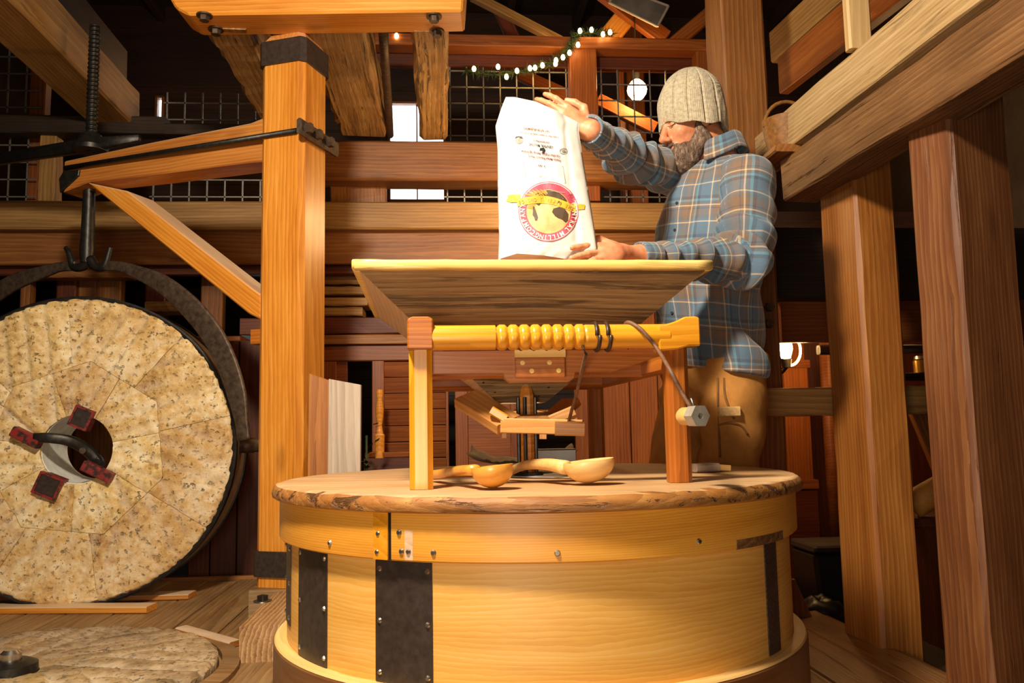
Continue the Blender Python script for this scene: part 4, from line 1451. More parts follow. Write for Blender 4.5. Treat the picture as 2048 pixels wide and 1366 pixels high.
z0 = ZL
bc = onZ(985, 975, ZL + 0.004)
bc.z = ZL + 0.042
sc1 = scoop('ladle', 'honey-coloured round ladle tipped towards us, at the front of the lid', bc, 0.042, 1.0, None, M['scoop'], cut=-0.10, depth=0.92, rz=-0.3)
sc1.children[0].name = 'bowl'
h0 = bc - R0 * 0.034 + Vector((0, 0, -0.004)) + F0 * 0.01
tip = onZ(866, 950, ZL + 0.015)
tube('handle', smooth_path([h0, h0.lerp(tip, 0.35) + Vector((0, 0, 0.002)), h0.lerp(tip, 0.7), tip], 4), [0.011] * 6 + [0.013] * 7, M['scoop'], sc1, 14, flat=(0.011, 0.013), up=(0, 0, 1), sq=0.9)
bc = onZ(1178, 966, ZL + 0.004)
bc.z = ZL + 0.046
sc2 = scoop('ladle', 'pale wooden ladle with a long deep bowl and curved handle, right on the lid', bc, 0.042, 1.28, None, M['ladle'], cut=-0.10, depth=1.0, rz=0.05)
h0 = bc - R0 * 0.046 + Vector((0, 0, -0.010))
tip = onZ(1012, 950, ZL + 0.012)
tube('handle', smooth_path([h0, h0.lerp(tip, 0.3) + Vector((0, 0, 0.012)), h0.lerp(tip, 0.65) + Vector((0, 0, 0.016)), tip + Vector((0, 0, 0.004))], 4),
     0, M['ladle'], sc2, 12, flat=[(0.015 - 0.0006 * i, 0.015 - 0.0003 * i) for i in range(13)], up=(0, 0, 1), sq=0.9)

# crumpled paper sheet with a tin on it
pq = W(1045, 929, 2.58)
pq.z = ZL + 0.001
ps = thing('paper_sheet', 'crumpled grey paper sheet curling up behind the spindle', 'paper', pq)
N1, N2 = 44, 16
vs, fs = [], []
for i in range(N1 + 1):
    for j in range(N2 + 1):
        u, v = -1 + 2 * i / N1, j / N2
        x_ = u * 0.172 * (1 - 0.06 * v) - 0.0
        y_ = (v - 0.2) * 0.13
        e = max(0, abs(u) - 0.55) / 0.45
        z_ = 0.008 + 0.03 * e ** 1.4 + 0.026 * max(0, v - 0.45) / 0.55 * (0.5 + 0.5 * abs(u)) + 0.012 * mnoise.noise(Vector((u * 5, v * 3, 0.3))) * (0.3 + e) + 0.010 * max(0, 0.3 - v) * (1 + mnoise.noise(Vector((u * 9, 2, 1)))) * 3
        p = R0 * x_ + F0 * y_ + Vector((0, 0, max(0.004, z_)))
        vs.append(p)
for i in range(N1):
    for j in range(N2):
        a = i * (N2 + 1) + j
        fs.append((a, a + N2 + 1, a + N2 + 2, a + 1))
o = link('sheet', mesh('sheet', vs, fs, True), M['paper'], ps, Matrix.Translation(pq))
sm = o.modifiers.new('thick', 'SOLIDIFY')
sm.thickness = 0.0012
tq = W(1112, 930, 2.54)
tq.z = ZL + 0.010
tag(beam('tin_box', tq - R0 * 0.058 + Vector((0, 0, 0.022)), tq + R0 * 0.058 + Vector((0, 0, 0.022)), 0.07, 0.042, M['tin'], ch=0.004), 'small grey tin lying on the crumpled paper', 'tin')
bq = lidp(1420, 944)
br = thing('bench_brush', 'flat pale brush lying on the lid right of the right front leg', 'brush', bq)
dd = (R0 * 0.94 + F0 * 0.34).normalized()
beam('brush_back', bq - dd * 0.05 + Vector((0, 0, 0.012)), bq + dd * 0.015 + Vector((0, 0, 0.012)), 0.045, 0.02, M['grey_board'], br, ch=0.004)
for i in range(7):
    o_ = Vector((-dd.y, dd.x, 0)) * (-0.018 + 0.006 * i)
    beam('bristle_tuft', bq + dd * 0.014 + o_ + Vector((0, 0, 0.012)), bq + dd * 0.045 + o_ * 1.25 + Vector((0, 0, 0.009)), 0.005, 0.014, M['ladle'], br, ch=0.001)

# ================================================================== CRANE
DP = 3.42
pc = W(585, 700, DP)
tipP = W(120, 350, 3.77)
armd = Vector((tipP.x - pc.x, tipP.y - pc.y, 0)).normalized()
arms = Vector((-armd.y, armd.x, 0))              # towards the back or front
if arms.dot(F0) < 0:
    arms = -arms
PS = 0.205
ZP0 = 0.115
crane = thing('stone_crane', 'honey-coloured timber crane with post, jib, brace and iron screw, left of the hopper', 'crane', (pc.x, pc.y, ZP0))
ztop = W(585, 90, DP).z


def cpost(name, z0, z1, s, mat, ch=0.02, seg=1):
    return beam(name, (pc.x, pc.y, z0), (pc.x, pc.y, z1), s, s, mat, crane, up=arms, ch=ch, seg=seg)


cpost('post', ZP0, ztop - 0.02, PS, M['fir'], 0.022, 10)
vt, ft = beam_mesh(0.05, PS, PS, 0.022, 1, 0, PS * 0.72, PS * 0.72)
m_, _ = frame((pc.x, pc.y, ztop - 0.02), (pc.x, pc.y, ztop + 0.03), arms)
link('post_head', fix(mesh('post_head', vt, ft)), M['fir'], crane, m_)
zb_ = W(585, 124, DP).z
cpost('iron_band', zb_ - 0.052, zb_ + 0.052, PS + 0.018, M['iron_flat'], 0.02)
zb_ = W(570, 1121, DP).z
cpost('iron_band', zb_ - 0.05, zb_ + 0.05, PS + 0.018, M['iron_flat'], 0.02)
lathe('pivot_pin', [(0, ztop + 0.02), (0.036, ztop + 0.02), (0.036, 2.405), (0, 2.405)], M['iron_rust'], crane, Matrix.Translation((pc.x, pc.y, 0)), n=20, closed=False)


def onarm(px, py, off=0.0):
    """point of the vertical plane through post axis and jib (shifted sideways by off) under a photo pixel"""
    r = ray(px, py)
    n = arms
    d = Vector((pc.x, pc.y, 0)) + arms * off
    t = (d - EYE).dot(n) / r.dot(n)
    return EYE + r * t


AW = 0.145
fo = -AW / 2
# jib: side outline in the plane, extruded
def armpoly(pix, off):
    out = []
    for px, py in pix:
        q = onarm(px, py, off)
        out.append((Vector((q.x - pc.x, q.y - pc.y, 0)).dot(armd), q.z))
    return out


rzA = math.atan2(armd.y, armd.x)
AM = Matrix.Translation((pc.x, pc.y, 0)) @ Matrix.Rotation(rzA, 4, 'Z')
jib = [(545, 232), (522, 237), (500, 246), (300, 285), (128, 322), (122, 385), (180, 363), (300, 350), (500, 325), (545, 322)]
prism('jib', armpoly(jib, fo), AW, M['fir_dull'], crane, AM, ch=0.006)
brace = [(178, 366), (258, 383), (508, 578), (525, 590), (525, 640), (500, 628)]
bpo = armpoly(brace, fo)
bang = math.atan2(bpo[2][1] - bpo[1][1], bpo[2][0] - bpo[1][0])
ca_, sa_ = math.cos(bang), math.sin(bang)
prism('brace', [(x * ca_ + z * sa_, -x * sa_ + z * ca_) for x, z in bpo], AW * 1.15, M['fir'], crane, AM @ Matrix.Rotation(-bang, 4, 'Y'), ch=0.006)
# tie rods along both faces with end strap and bracket
for sgn in (-1, 1):
    a_, b_ = onarm(604, 268, fo), onarm(134, 338, fo)
    dl = Vector((0, 0, 0))
    o_ = arms * ((AW / 2 + 0.012) * sgn - fo)
    pa, pb = a_ + o_, b_ + o_
    oP = arms * ((PS / 2 + 0.012) - (AW / 2 + 0.012)) * sgn
    tube('tie_rod', [pa + oP, pb], 0.0115, M['iron'], crane, 10)
tu = Vector((pc.x, pc.y, 0)) - armd * (PS / 2 + 0.014)
zk = onarm(640, 278, 0).z + 0.004
brk = beam('bracket', tu - arms * 0.155 + Vector((0, 0, zk)), tu + arms * 0.155 + Vector((0, 0, zk)), 0.024, 0.066, M['iron_rust'], crane, ch=0.008)
for s in (-0.118, -0.04, 0.06):
    along(BOLT, 'bracket_bolt', tu - armd * 0.012 + arms * s + Vector((0, 0, zk)), -armd, crane, 1.35)
ep = [(180, 318), (128, 330), (118, 350), (120, 382), (150, 356)]
prism('end_strap', armpoly([(160, 340), (128, 343), (119, 358), (121, 386), (158, 352)], fo - 0.004), AW + 0.018, M['iron'], crane, AM, ch=0.002)
# side peg at the post and square nut under the brace
q = onarm(508, 673, fo)
beam('peg', q - armd * 0.03 + arms * 0.03, q + armd * 0.02 + arms * 0.03, 0.05, 0.062, M['oak'], crane, ch=0.004)
q = onarm(545, 965, -PS / 2)
# screw
sp = onarm(180, 340, 0.0)
zA = sp.z
z_top = onarm(196, 92, 0).z + 0.1
z_hub0, z_hub1 = onarm(180, 303, 0).z, onarm(183, 270, 0).z
pts, N = [], 0
nturn = 26
vs, fs = [], []
nk, rs = 16, 14
steps = nturn * rs
zt0, zt1 = z_hub1 - 0.01, z_top
for i in range(steps + 1):
    z = zt0 + (zt1 - zt0) * i / steps
    for k in range(nk):
        a = 2 * PI * k / nk
        ph = (i / rs - k / nk) % 1.0
        r = 0.0205 + 0.006 * (1 - abs(2 * ph - 1)) ** 0.7
        vs.append((r * math.cos(a), r * math.sin(a), z))
for i in range(steps):
    for k in range(nk):
        k2 = (k + 1) % nk
        fs.append((i * nk + k, i * nk + k2, (i + 1) * nk + k2, (i + 1) * nk + k))
fs.append(tuple(range(nk))[::-1])
fs.append(tuple(range(steps * nk, (steps + 1) * nk)))
link('lifting_screw', mesh('lifting_screw', vs, fs, True), M['iron'], crane, Matrix.Translation((sp.x, sp.y, 0)))
lathe('screw_hub', [(0.02, z_hub0), (0.075, z_hub0), (0.078, z_hub0 + 0.02), (0.06, z_hub0 + 0.045), (0.045, z_hub1), (0.02, z_hub1)], M['iron'], crane, Matrix.Translation((sp.x, sp.y, 0)), n=24)
hz = (z_hub0 + z_hub1) / 2 - 0.012
bd_ = (R0 * 0.95 - F0 * 0.3).normalized()
tube('capstan_bar', [Vector((sp.x, sp.y, hz)) - bd_ * 0.75, Vector((sp.x, sp.y, hz + 0.004)), Vector((sp.x, sp.y, hz)) + bd_ * 0.28], 0, M['iron'], crane, 12, flat=[(0.026, 0.014), (0.032, 0.02), (0.016, 0.012)])
zhk = onarm(180, 525, 0).z
zj = onarm(180, 370, 0).z
vsr = [(0.0, zj + 0.02), (0.026, zj + 0.02), (0.027, zj - 0.1), (0.03, zhk + 0.11), (0.034, zhk + 0.06), (0.028, zhk), (0, zhk)]
lathe('hook_shank', [(r, z) for r, z in vsr][::-1], M['iron'], crane, Matrix.Translation((sp.x, sp.y, 0)), n=16, closed=False)
for sgn, pts_ in ((-1, [(178, 518), (165, 533), (148, 534), (143, 520), (138, 505), (132, 495)]), (1, [(180, 518), (192, 533), (207, 534), (214, 520), (218, 505), (221, 494)])):
    pth = smooth_path([onarm(a_, b_, 0.0) for a_, b_ in pts_], 4)
    rad = [0.024 - 0.013 * i / (len(pth) - 1) for i in range(len(pth))]
    tube('hook_horn', pth, rad, M['iron'], crane, 10)
# bail: two flat curved straps
SCp = None
def bail(pix, widths, off=0.0):
    pth = smooth_path([onarm(a_, b_, off) for a_, b_ in pix], 5)
    n = len(pth)
    fl_l = []
    for i in range(n):
        t = i / (n - 1)
        k = t * (len(widths) - 1)
        j = min(int(k), len(widths) - 2)
        w_ = widths[j] + (widths[j + 1] - widths[j]) * (k - j)
        fl_l.append((0.010, w_))
    return tube('bail_strap', pth, 0, M['iron_rust'], crane, 12, flat=fl_l, up=arms)


bail([(206, 532), (240, 533), (275, 545), (325, 568), (378, 612), (424, 668), (455, 730), (474, 790), (484, 845), (488, 880)],
     [0.022, 0.022, 0.03, 0.042, 0.05, 0.052, 0.05, 0.045, 0.03, 0.03])
bail([(152, 532), (120, 534), (85, 545), (40, 560), (0, 582), (-50, 622), (-95, 690), (-130, 770), (-145, 850), (-150, 880)],
     [0.022, 0.022, 0.03, 0.04, 0.045, 0.045, 0.04, 0.035, 0.03, 0.03])

# sill timbers under the post, block with bolt
tag(beam('sill_timber', (pc.x - 0.135, pc.y + 0.02, ZP0 / 2), (pc.x + 0.75, pc.y + 0.02, ZP0 / 2), 0.30, ZP0, M['deck'], ch=0.006, seg=6, jit=0.002), 'low sill timber under the foot of the crane post', 'timber')
fb, fbr = W(478, 1300, 2.70), W(600, 1300, 2.70)
bt = thing('timber_block', 'squared timber block with end grain and a square bolt, left of the vat', 'timber', (fb.x + 0.15, fb.y + 0.12, 0))
ZBk = 0.115
bl0 = Vector((fb.x, fb.y, 0))
wood_end = wood('end_grain', H('7a5230'), H('a57c4f'), H('c6a274'), 0.65, ring=10, bump=0.5, stretch=0.5, crack=0.3, contrast=2.2)
bmx = M['deck']
beam('block_body', (fb.x + 0.15, fb.y, ZBk / 2), (fb.x + 0.15, pc.y - 0.17, ZBk / 2), 0.30, ZBk, wood_end, bt, ch=0.006, seg=4, jit=0.002)
q = onZ(525, 1203, ZBk)
lathe('washer', [(0.008, 0), (0.034, 0), (0.033, 0.004), (0.008, 0.004)], M['steel'], bt, Matrix.Translation(q), n=20)
beam('square_bolt', q, q + Vector((0, 0, 0.022)), 0.03, 0.03, M['iron'], bt, up=(0.5, 0.8, 0), ch=0.003)

# ================================================================== MILLSTONES
def stone_mat(name, d, m, l, gscale=1.0):
    t = NT(name)
    c = t.coords('object')
    n1 = t.noise(c, 3.5, 6, 0.62)
    n2 = t.noise(c, 26, 6, 0.7)
    col = t.ramp(t.math('ADD', t.math('MULTIPLY', n1, 0.5), t.math('MULTIPLY', n2, 0.5)), [(0.38, d), (0.5, m), (0.60, l)])
    pit = t.noise(t.vmath('MULTIPLY', c, (1, 1, 1.6)), 48, 4, 0.6)
    pf_ = t.ramp(pit, [(0.33, (1, 1, 1)), (0.41, (0, 0, 0))])
    big = t.noise(c, 14, 3, 0.6)
    bf_ = t.ramp(big, [(0.48, (0, 0, 0)), (0.62, (1, 1, 1))])
    pm = t.math('MULTIPLY', pf_, t.math('ADD', t.math('MULTIPLY', bf_, 0.6), 0.4))
    col = t.mix(t.math('MULTIPLY', pm, 0.65), col, H('4d3a22'))
    yl = t.noise(c, 2.2, 3, 0.5)
    yf = t.ramp(yl, [(0.5, (0, 0, 0)), (0.68, (1, 1, 1))])
    col = t.mix(t.math('MULTIPLY', yf, 0.35), col, H('d6ab58'))
    fa = t.n('ShaderNodeSeparateXYZ')
    t.l(t.n('ShaderNodeAttribute', attribute_name='gc').outputs['Vector'], fa.inputs[0])
    dn = t.noise(c, 9, 4, 0.6)
    near = t.ramp(fa.outputs[2], [(0.25, (1, 1, 1)), (0.95, (0.35, 0.35, 0.35))])
    dfac = t.math('MULTIPLY', t.math('MULTIPLY', fa.outputs[0], near), t.math('ADD', 0.25, dn))
    col = t.mix(t.math('MULTIPLY', dfac, 0.85), col, H('f3e6cc'))
    col = t.mix(t.math('MULTIPLY', fa.outputs[1], 0.45), col, H('7c5f38'))  # shade painted into the colour along each furrow's steep edge
    r = t.n('ShaderNodeObjectInfo').outputs['Random']
    hs = t.n('ShaderNodeHueSaturation')
    t.l(t.math('ADD', t.math('MULTIPLY', r, 0.16), 0.92), hs.inputs['Value'])
    t.l(t.math('ADD', t.math('MULTIPLY', r, 0.012), 0.490), hs.inputs['Hue'])
    t.l(col, hs.inputs['Color'])
    t.l(hs.outputs[0], t.b.inputs['Base Color'])
    t.b.inputs['Roughness'].default_value = 0.85
    hh = t.math('SUBTRACT', t.math('ADD', t.math('MULTIPLY', n2, 0.5), t.math('MULTIPLY', n1, 0.6)), t.math('MULTIPLY', pm, 0.9))
    t.bump(hh, 0.9, 0.012)
    return t.m


M['stone'] = stone_mat('burr_stone', H('a87e42'), H('e2be7c'), H('f8e4b8'))
M['stone2'] = stone_mat('bed_stone', H('6e5a3c'), H('a0845a'), H('bfa680'))


def stone_pieces(parent, Mx, R, thick, mat, rings, furrow_rot, dish=0.0, nf=9, fdep=0.010, fper=0.085, step=0.013):
    """burr blocks: rings = [(inner radius fn, outer radius fn, count, phase)]; face is local +Z at z=0, body goes to -thick"""
    rng = random.Random(9)
    for (f0, f1, cnt, ph) in rings:
        edges = [ph + 2 * PI * (i + rng.uniform(-0.16, 0.16)) / cnt for i in range(cnt)]
        edges.append(edges[0] + 2 * PI)
        for i in range(cnt):
            a0, a1 = edges[i], edges[i + 1]
            am = (a0 + a1) / 2
            outer = f1(am) >= R - 0.001
            nr, na = max(5, int((f1(am) - f0(am)) / step)), max(6, int((a1 - a0) * f1(am) / step))
            vs, fs, gcs = [], [], []
            gap = 0.0008
            tone = rng.uniform(-0.002, 0.002)
            for ii in range(nr + 1):
                for jj in range(na + 1):
                    tt = ii / nr
                    a = a0 + (a1 - a0) * jj / na
                    r0, r1 = f0(a), f1(a)
                    r = r0 + gap + (r1 - r0 - 2 * gap) * tt
                    da = gap / r
                    a = a0 + da + (a1 - a0 - 2 * da) * jj / na
                    x_, y_ = r * math.cos(a), r * math.sin(a)
                    z = tone + 0.004 * mnoise.noise(Vector((x_ * 8, y_ * 8, 3.3))) + 0.0022 * mnoise.noise(Vector((x_ * 28, y_ * 28, 1.3))) - dish * (1 - (r / R))
                    # quarter dress: nf harps, each with parallel furrows sloping across
                    sect = 2 * PI / nf
                    aa = (a - furrow_rot) % sect
                    dist = r * math.sin(aa) + 0.02
                    f_ = (dist / fper) % 1.0
                    wob = 0.85 + 0.5 * mnoise.noise(Vector((x_ * 5, y_ * 5, 7)))
                    fw_ = max(0, 1 - f_ / 0.55) * min(1, r / 0.2)
                    z -= fdep * wob * fw_
                    gcs.append((fw_ * wob, max(0, 1 - f_ / 0.10), r / R))
                    if ii in (0, nr) or jj in (0, na):
                        z -= 0.003
                    if outer and ii == nr:
                        z -= 0.006 + 0.010 * abs(mnoise.noise(Vector((a * 13, 1, 2))))
                        r -= 0.007 * abs(mnoise.noise(Vector((a * 17, 5, 2))))
                    vs.append((r * math.cos(a), r * math.sin(a), z))
            nb = len(vs)
            m2 = na + 1
            for ii in range(nr):
                for jj in range(na):
                    k = ii * m2 + jj
                    fs.append((k, k + 1, k + m2 + 1, k + m2))
            border = [j for j in range(m2)] + [ii * m2 + na for ii in range(1, nr + 1)] + [nr * m2 + j for j in range(na - 1, -1, -1)] + [ii * m2 for ii in range(nr - 1, 0, -1)]
            for b in border:
                v = vs[b]
                vs.append((v[0], v[1], -thick))
                gcs.append((0, 0, 1))
            nb2 = len(border)
            for k in range(nb2):
                k2 = (k + 1) % nb2
                fs.append((border[k], nb + k, nb + k2, border[k2]))
            me = fix(mesh('stone_block', vs, fs, True, gcs))
            me.set_sharp_from_angle(angle=math.radians(50))
            link('stone_block', me, mat, parent, Mx)


def poly_r(r_in, n, ph):
    """radius of a regular polygon drawn with flat sides, as the inner stones are cut"""
    s = 2 * PI / n

    def f(a):
        return r_in / math.cos(((a - ph) % s) - s / 2)
    return f


def const_r(r):
    return lambda a: r


SCN = W(150, 906, 3.56)
RS = 0.655
SCN.z = RS + 0.012
TH = 0.27
beta = math.radians(2.0)
nrm = Vector((math.sin(beta), -math.cos(beta), 0))
q_ = nrm.to_track_quat('Z', 'Y').to_matrix().to_4x4()
SM = Matrix.Translation(SCN) @ q_
run = thing('runner_millstone', 'tan burr millstone standing on edge, hanging from the crane bail', 'millstone', SCN)
inner_joint = poly_r(0.345, 7, 0.55)
stone_pieces(run, SM, RS, 0.12, M['stone'], [(const_r(0.148), inner_joint, 7, 0.2), (inner_joint, const_r(RS), 8, 0.15)], 0.3, 0.012, 9, 0.011)
lathe('stone_rim', [(RS - 0.04, -TH), (RS + 0.004, -TH), (RS + 0.008, -0.05), (RS - 0.04, -0.05)], M['rimcoat'], run, SM, 96)
lathe('iron_hoop', [(RS - 0.01, -0.052), (RS + 0.012, -0.052), (RS + 0.012, -0.014), (RS + 0.004, -0.010), (RS - 0.01, -0.014)], M['iron'], run, SM, 96)
lathe('iron_hoop', [(RS - 0.01, -0.275), (RS + 0.012, -0.275), (RS + 0.012, -0.235), (RS - 0.01, -0.235)], M['iron'], run, SM, 96)
lathe('stone_back', [(0.16, -0.125), (RS - 0.03, -0.125), (RS - 0.03, -TH + 0.01), (0.16, -TH + 0.01)], M['rimcoat'], run, SM, 72)
lathe('eye_lining', [(0.1465, -0.03), (0.152, -0.03), (0.172, -TH), (0.138, -TH)], M['plaster'], run, SM, 64)


def onstone(px, py, z=0.0):
    r = ray(px, py)
    n = nrm
    d = SCN + nrm * z
    t = (d - EYE).dot(n) / r.dot(n)
    return EYE + r * t


# iron sockets with red edges and the curved rynd bar
def socket(px, py, ang_, w, h):
    c = onstone(px, py, 0.008)
    mm = Matrix.Translation(c) @ q_ @ Matrix.Rotation(ang_, 4, 'Z')
    s = link('iron_socket', None, None, run, mm) if False else None
    vs, fs = [], []
    for (ww, hh, z) in ((w, h, -0.05), (w, h, 0.004), (w - 0.010, h - 0.010, 0.004), (w - 0.012, h - 0.012, -0.03)):
        vs += [(-ww, -hh, z), (ww, -hh, z), (ww, hh, z), (-ww, hh, z)]
    for L in range(3):
        for k in range(4):
            k2 = (k + 1) % 4
            fs.append((L * 4 + k, L * 4 + k2, L * 4 + 4 + k2, L * 4 + 4 + k))
    fs.append((12, 13, 14, 15))
    o = link('iron_socket', fix(mesh('iron_socket', vs, fs)), M['red_paint'], run, mm)
    vs2 = [(-w + 0.0105, -h + 0.0105, 0), (w - 0.011, -h + 0.011, 0), (w - 0.011, h - 0.011, 0), (-w + 0.011, h - 0.011, 0)]
    link('socket_dark_plate', mesh('socket_dark_plate', [(a, b, 0.0005) for a, b, c_ in vs2], [(0, 1, 2, 3)]), M['iron_flat'], o, mm)  # flat dark plate painted in place of the socket's shaded hollow
    return o


socket(162, 836, -0.4, 0.042, 0.046)
socket(95, 972, -0.4, 0.052, 0.048)
c0, c1 = onstone(28, 862, 0.006), onstone(80, 888, 0.012)
beam('rynd_claw', c0, c1, 0.045, 0.05, M['red_paint'], run, up=nrm, ch=0.006)
c0, c1 = onstone(168, 930, 0.004), onstone(224, 957, 0.004)
beam('rynd_claw', c0, c1, 0.045, 0.05, M['red_paint'], run, up=nrm, ch=0.006)
pth = smooth_path([onstone(72, 876, 0.01), onstone(100, 876, 0.012), onstone(140, 882, -0.01), onstone(175, 900, -0.05), onstone(196, 926, -0.06), onstone(180, 938, -0.01)], 5)
tube('rynd_bar', pth, 0, M['iron'], run, 12, flat=(0.026, 0.022), up=nrm)
q = onstone(166, 901, -0.018)
lathe('rynd_cockeye', [(0, 0), (0.014, 0), (0.014, 0.006), (0, 0.006)], M['iron_rust'], run, Matrix.Translation(q) @ q_, n=14, closed=False)
# trunnion pins
for s in (-1, 1):
    ct = SM @ Vector((s * (RS + 0.005), 0, -0.13))
    dx = (SM.to_3x3() @ Vector((s, 0, 0)))
    tube('trunnion', [ct - dx * 0.02, ct + dx * 0.06, ct + dx * 0.062, ct + dx * 0.10, ct + dx * 0.101, ct + dx * 0.15], [0.034, 0.034, 0.03, 0.03, 0.02, 0.018], M['iron_rust'], run, 14)

# bed stone on the floor with its curb
BC = onZ(20, 1352, 0.03)
BR = 0.575
bst = thing('bed_millstone', 'grey furrowed bed millstone lying flat in the floor at lower left', 'millstone', (BC.x, BC.y, 0.0))
BM_ = Matrix.Translation((BC.x, BC.y, 0.045))
stone_pieces(bst, BM_, BR, 0.044, M['stone2'], [(const_r(0.075), const_r(BR), 4, 0.9)], 0.5, 0.0, 8, 0.013, 0.10)
lathe('eye_collar', [(0.03, -0.01), (0.074, -0.01), (0.072, 0.02), (0.05, 0.03), (0.03, 0.03)], M['iron'], bst, BM_, 24)
lathe('spindle_head', [(0, -0.03), (0.03, -0.03), (0.028, 0.05), (0.018, 0.06), (0, 0.06)], M['steel'], bst, BM_, 18, closed=False)
rng = random.Random(2)
cur = thing('stone_curb', 'ring of low curved wood segments around the bed millstone', 'curb', (BC.x, BC.y, 0))
for i in range(8):
    a0 = 0.12 + i * PI / 4
    a1 = a0 + PI / 4 - 0.012
    n = 8
    vs, fs = [], []
    for k in range(n + 1):
        a = a0 + (a1 - a0) * k / n
        for (r, z) in ((BR + 0.012, 0.001), (BR + 0.065, 0.001), (BR + 0.065, 0.018), (BR + 0.012, 0.022)):
            vs.append((r * math.cos(a), r * math.sin(a), z))
    for k in range(n):
        for j in range(4):
            fs.append((k * 4 + j, (k + 1) * 4 + j, (k + 1) * 4 + (j + 1) % 4, k * 4 + (j + 1) % 4))
    fs += [(0, 1, 2, 3), (n * 4 + 3, n * 4 + 2, n * 4 + 1, n * 4)]
    link('curb_segment', fix(mesh('curb_segment', vs, fs)), M['deck'], cur, Matrix.Translation((BC.x, BC.y, 0)))
a_, b_ = onZ(362, 1258, 0.032), onZ(470, 1288, 0.012)
tag(beam('wood_slat', a_, b_, 0.05, 0.02, M['fir_dull'], ch=0.004), 'thin light slat lying on the curb left of the timber block', 'slat')
a_, b_ = onZ(-60, 1222, 0.014), onZ(297, 1220, 0.014)
tag(beam('floor_plank', a_ + Vector((0, 0.04, 0)), b_ + Vector((0, 0.04, 0)), 0.09, 0.026, M['fir'], ch=0.003), 'honey-coloured plank on the floor just in front of the standing millstone', 'plank')
a_, b_ = onZ(210, 1202, 0.013), onZ(372, 1198, 0.013)
tag(beam('floor_plank', a_ + Vector((0, 0.09, 0)), b_ + Vector((0, 0.09, 0)), 0.10, 0.022, M['fir_dull'], ch=0.003), 'shorter plank lying behind the front plank, right of the standing millstone', 'plank')

# ================================================================== FLOUR SACK
BD = 2.16
def lerp(a, b, t):
    return a + (b - a) * t


def interp(x, xp, fp):
    return float(np.interp(x, xp, fp))


LY = [193, 215, 252, 300, 400, 470, 522]
LX = [1012, 1003, 991, 995, 996, 998, 996]
RY = [225, 245, 262, 330, 400, 450, 500, 520]
RX = [1150, 1158, 1157, 1168, 1180, 1188, 1195, 1170]


def sk_top(s):
    return interp(s, [0, 0.12, 0.45, 0.75, 0.93, 1], [194, 194, 203, 221, 238, 246])


def sk_bot(s):
    return interp(s, [0, 0.03, 0.2, 0.5, 0.8, 1], [522, 517, 507, 511, 519, 502])


def sk_px(s, t):
    y = lerp(sk_bot(s), sk_top(s), t)
    xl, xr = interp(y, LY, LX), interp(y, RY, RX)
    return lerp(xl, xr, s), y


def sack(s, t, side=1, off=0.0):
    """point on the sack; side 1 = printed front, -1 = back"""
    px, py = sk_px(s, t)
    b = 0.050 * (math.sin(PI * min(max(s, 0), 1)) ** 0.55) * (0.35 + 0.65 * math.sin(PI * min(1, (1 - t) * 0.9 + 0.08)) ** 0.7)
    if t < 0.12 and side < 0:
        b *= 0.8
    wr = 0.006 * mnoise.noise(Vector((s * 4, t * 7, side * 3.0))) + 0.004 * mnoise.noise(Vector((s * 11, t * 14, side * 5.0)))
    wr += 0.010 * max(0, t - 0.72) / 0.28 * math.sin(s * 13 + t * 5)
    fold = 0.006 * math.exp(-((s - 0.80 - 0.05 * t) / 0.03) ** 2)
    D = BD + 0.10 * (t - 0.5) - side * (b + (wr - fold) * min(1, 6 * s * (1 - s) + 0.1)) - side * off
    return W(px, py, D)


sk = thing('flour_sack', 'white paper flour sack held upside down over the hopper, red round emblem', 'sack', sack(0.5, 0.0))
skM = Matrix.Translation(sack(0.5, 0.0))
sk0 = sack(0.5, 0.0)
NS, NTT = 56, 72
vs, fs = [], []
for side in (1, -1):
    for j in range(NTT + 1):
        for i in range(NS + 1):
            s, t = i / NS, j / NTT
            vs.append(sack(s, t, side) - sk0)
m_ = (NS + 1) * (NTT + 1)
for j in range(NTT):
    for i in range(NS):
        a = j * (NS + 1) + i
        fs.append((a, a + 1, a + NS + 2, a + NS + 1))
        fs.append((m_ + a, m_ + a + NS + 1, m_ + a + NS + 2, m_ + a + 1))
bm = bmesh.new()
me = mesh('paper_body', vs, fs, True)
bm.from_mesh(me)
bmesh.ops.remove_doubles(bm, verts=bm.verts[:], dist=0.0004)
# close sides and top (the mouth at the bottom stays open)
be = [e for e in bm.edges if e.is_boundary]
bm.verts.ensure_lookup_table()
bm.to_mesh(me)
bm.free()
o = link('paper_body', me, M['bag'], sk, skM)
# seam strips closing the two edges and the top
for name, pts in (('side_seam', [(0.0, j / NTT) for j in range(NTT + 1)]), ('side_seam', [(1.0, j / NTT) for j in range(NTT + 1)]), ('top_seam', [(i / NS, 1.0) for i in range(NS + 1)])):
    vs, fs = [], []
    for (s, t) in pts:
        vs += [sack(s, t, 1) - sk0, sack(s, t, -1) - sk0]
    for k in range(len(pts) - 1):
        fs.append((2 * k, 2 * k + 1, 2 * k + 3, 2 * k + 2))
    link(name, mesh(name, vs, fs, True), M['bag'], sk, skM)


def px_to_sack(px, py, off):
    xl, xr = interp(py, LY, LX), interp(py, RY, RX)
    s = min(0.995, max(0.005, (px - xl) / (xr - xl)))
    t = (sk_bot(s) - py) / (sk_bot(s) - sk_top(s))
    return sack(s, t, 1, off)


def decal(name, quads_vs, quads_fs, off, mat):
    vs = [px_to_sack(x, y, off) - sk0 for x, y in quads_vs]
    return link(name, mesh(name, vs, quads_fs), mat, sk, skM)


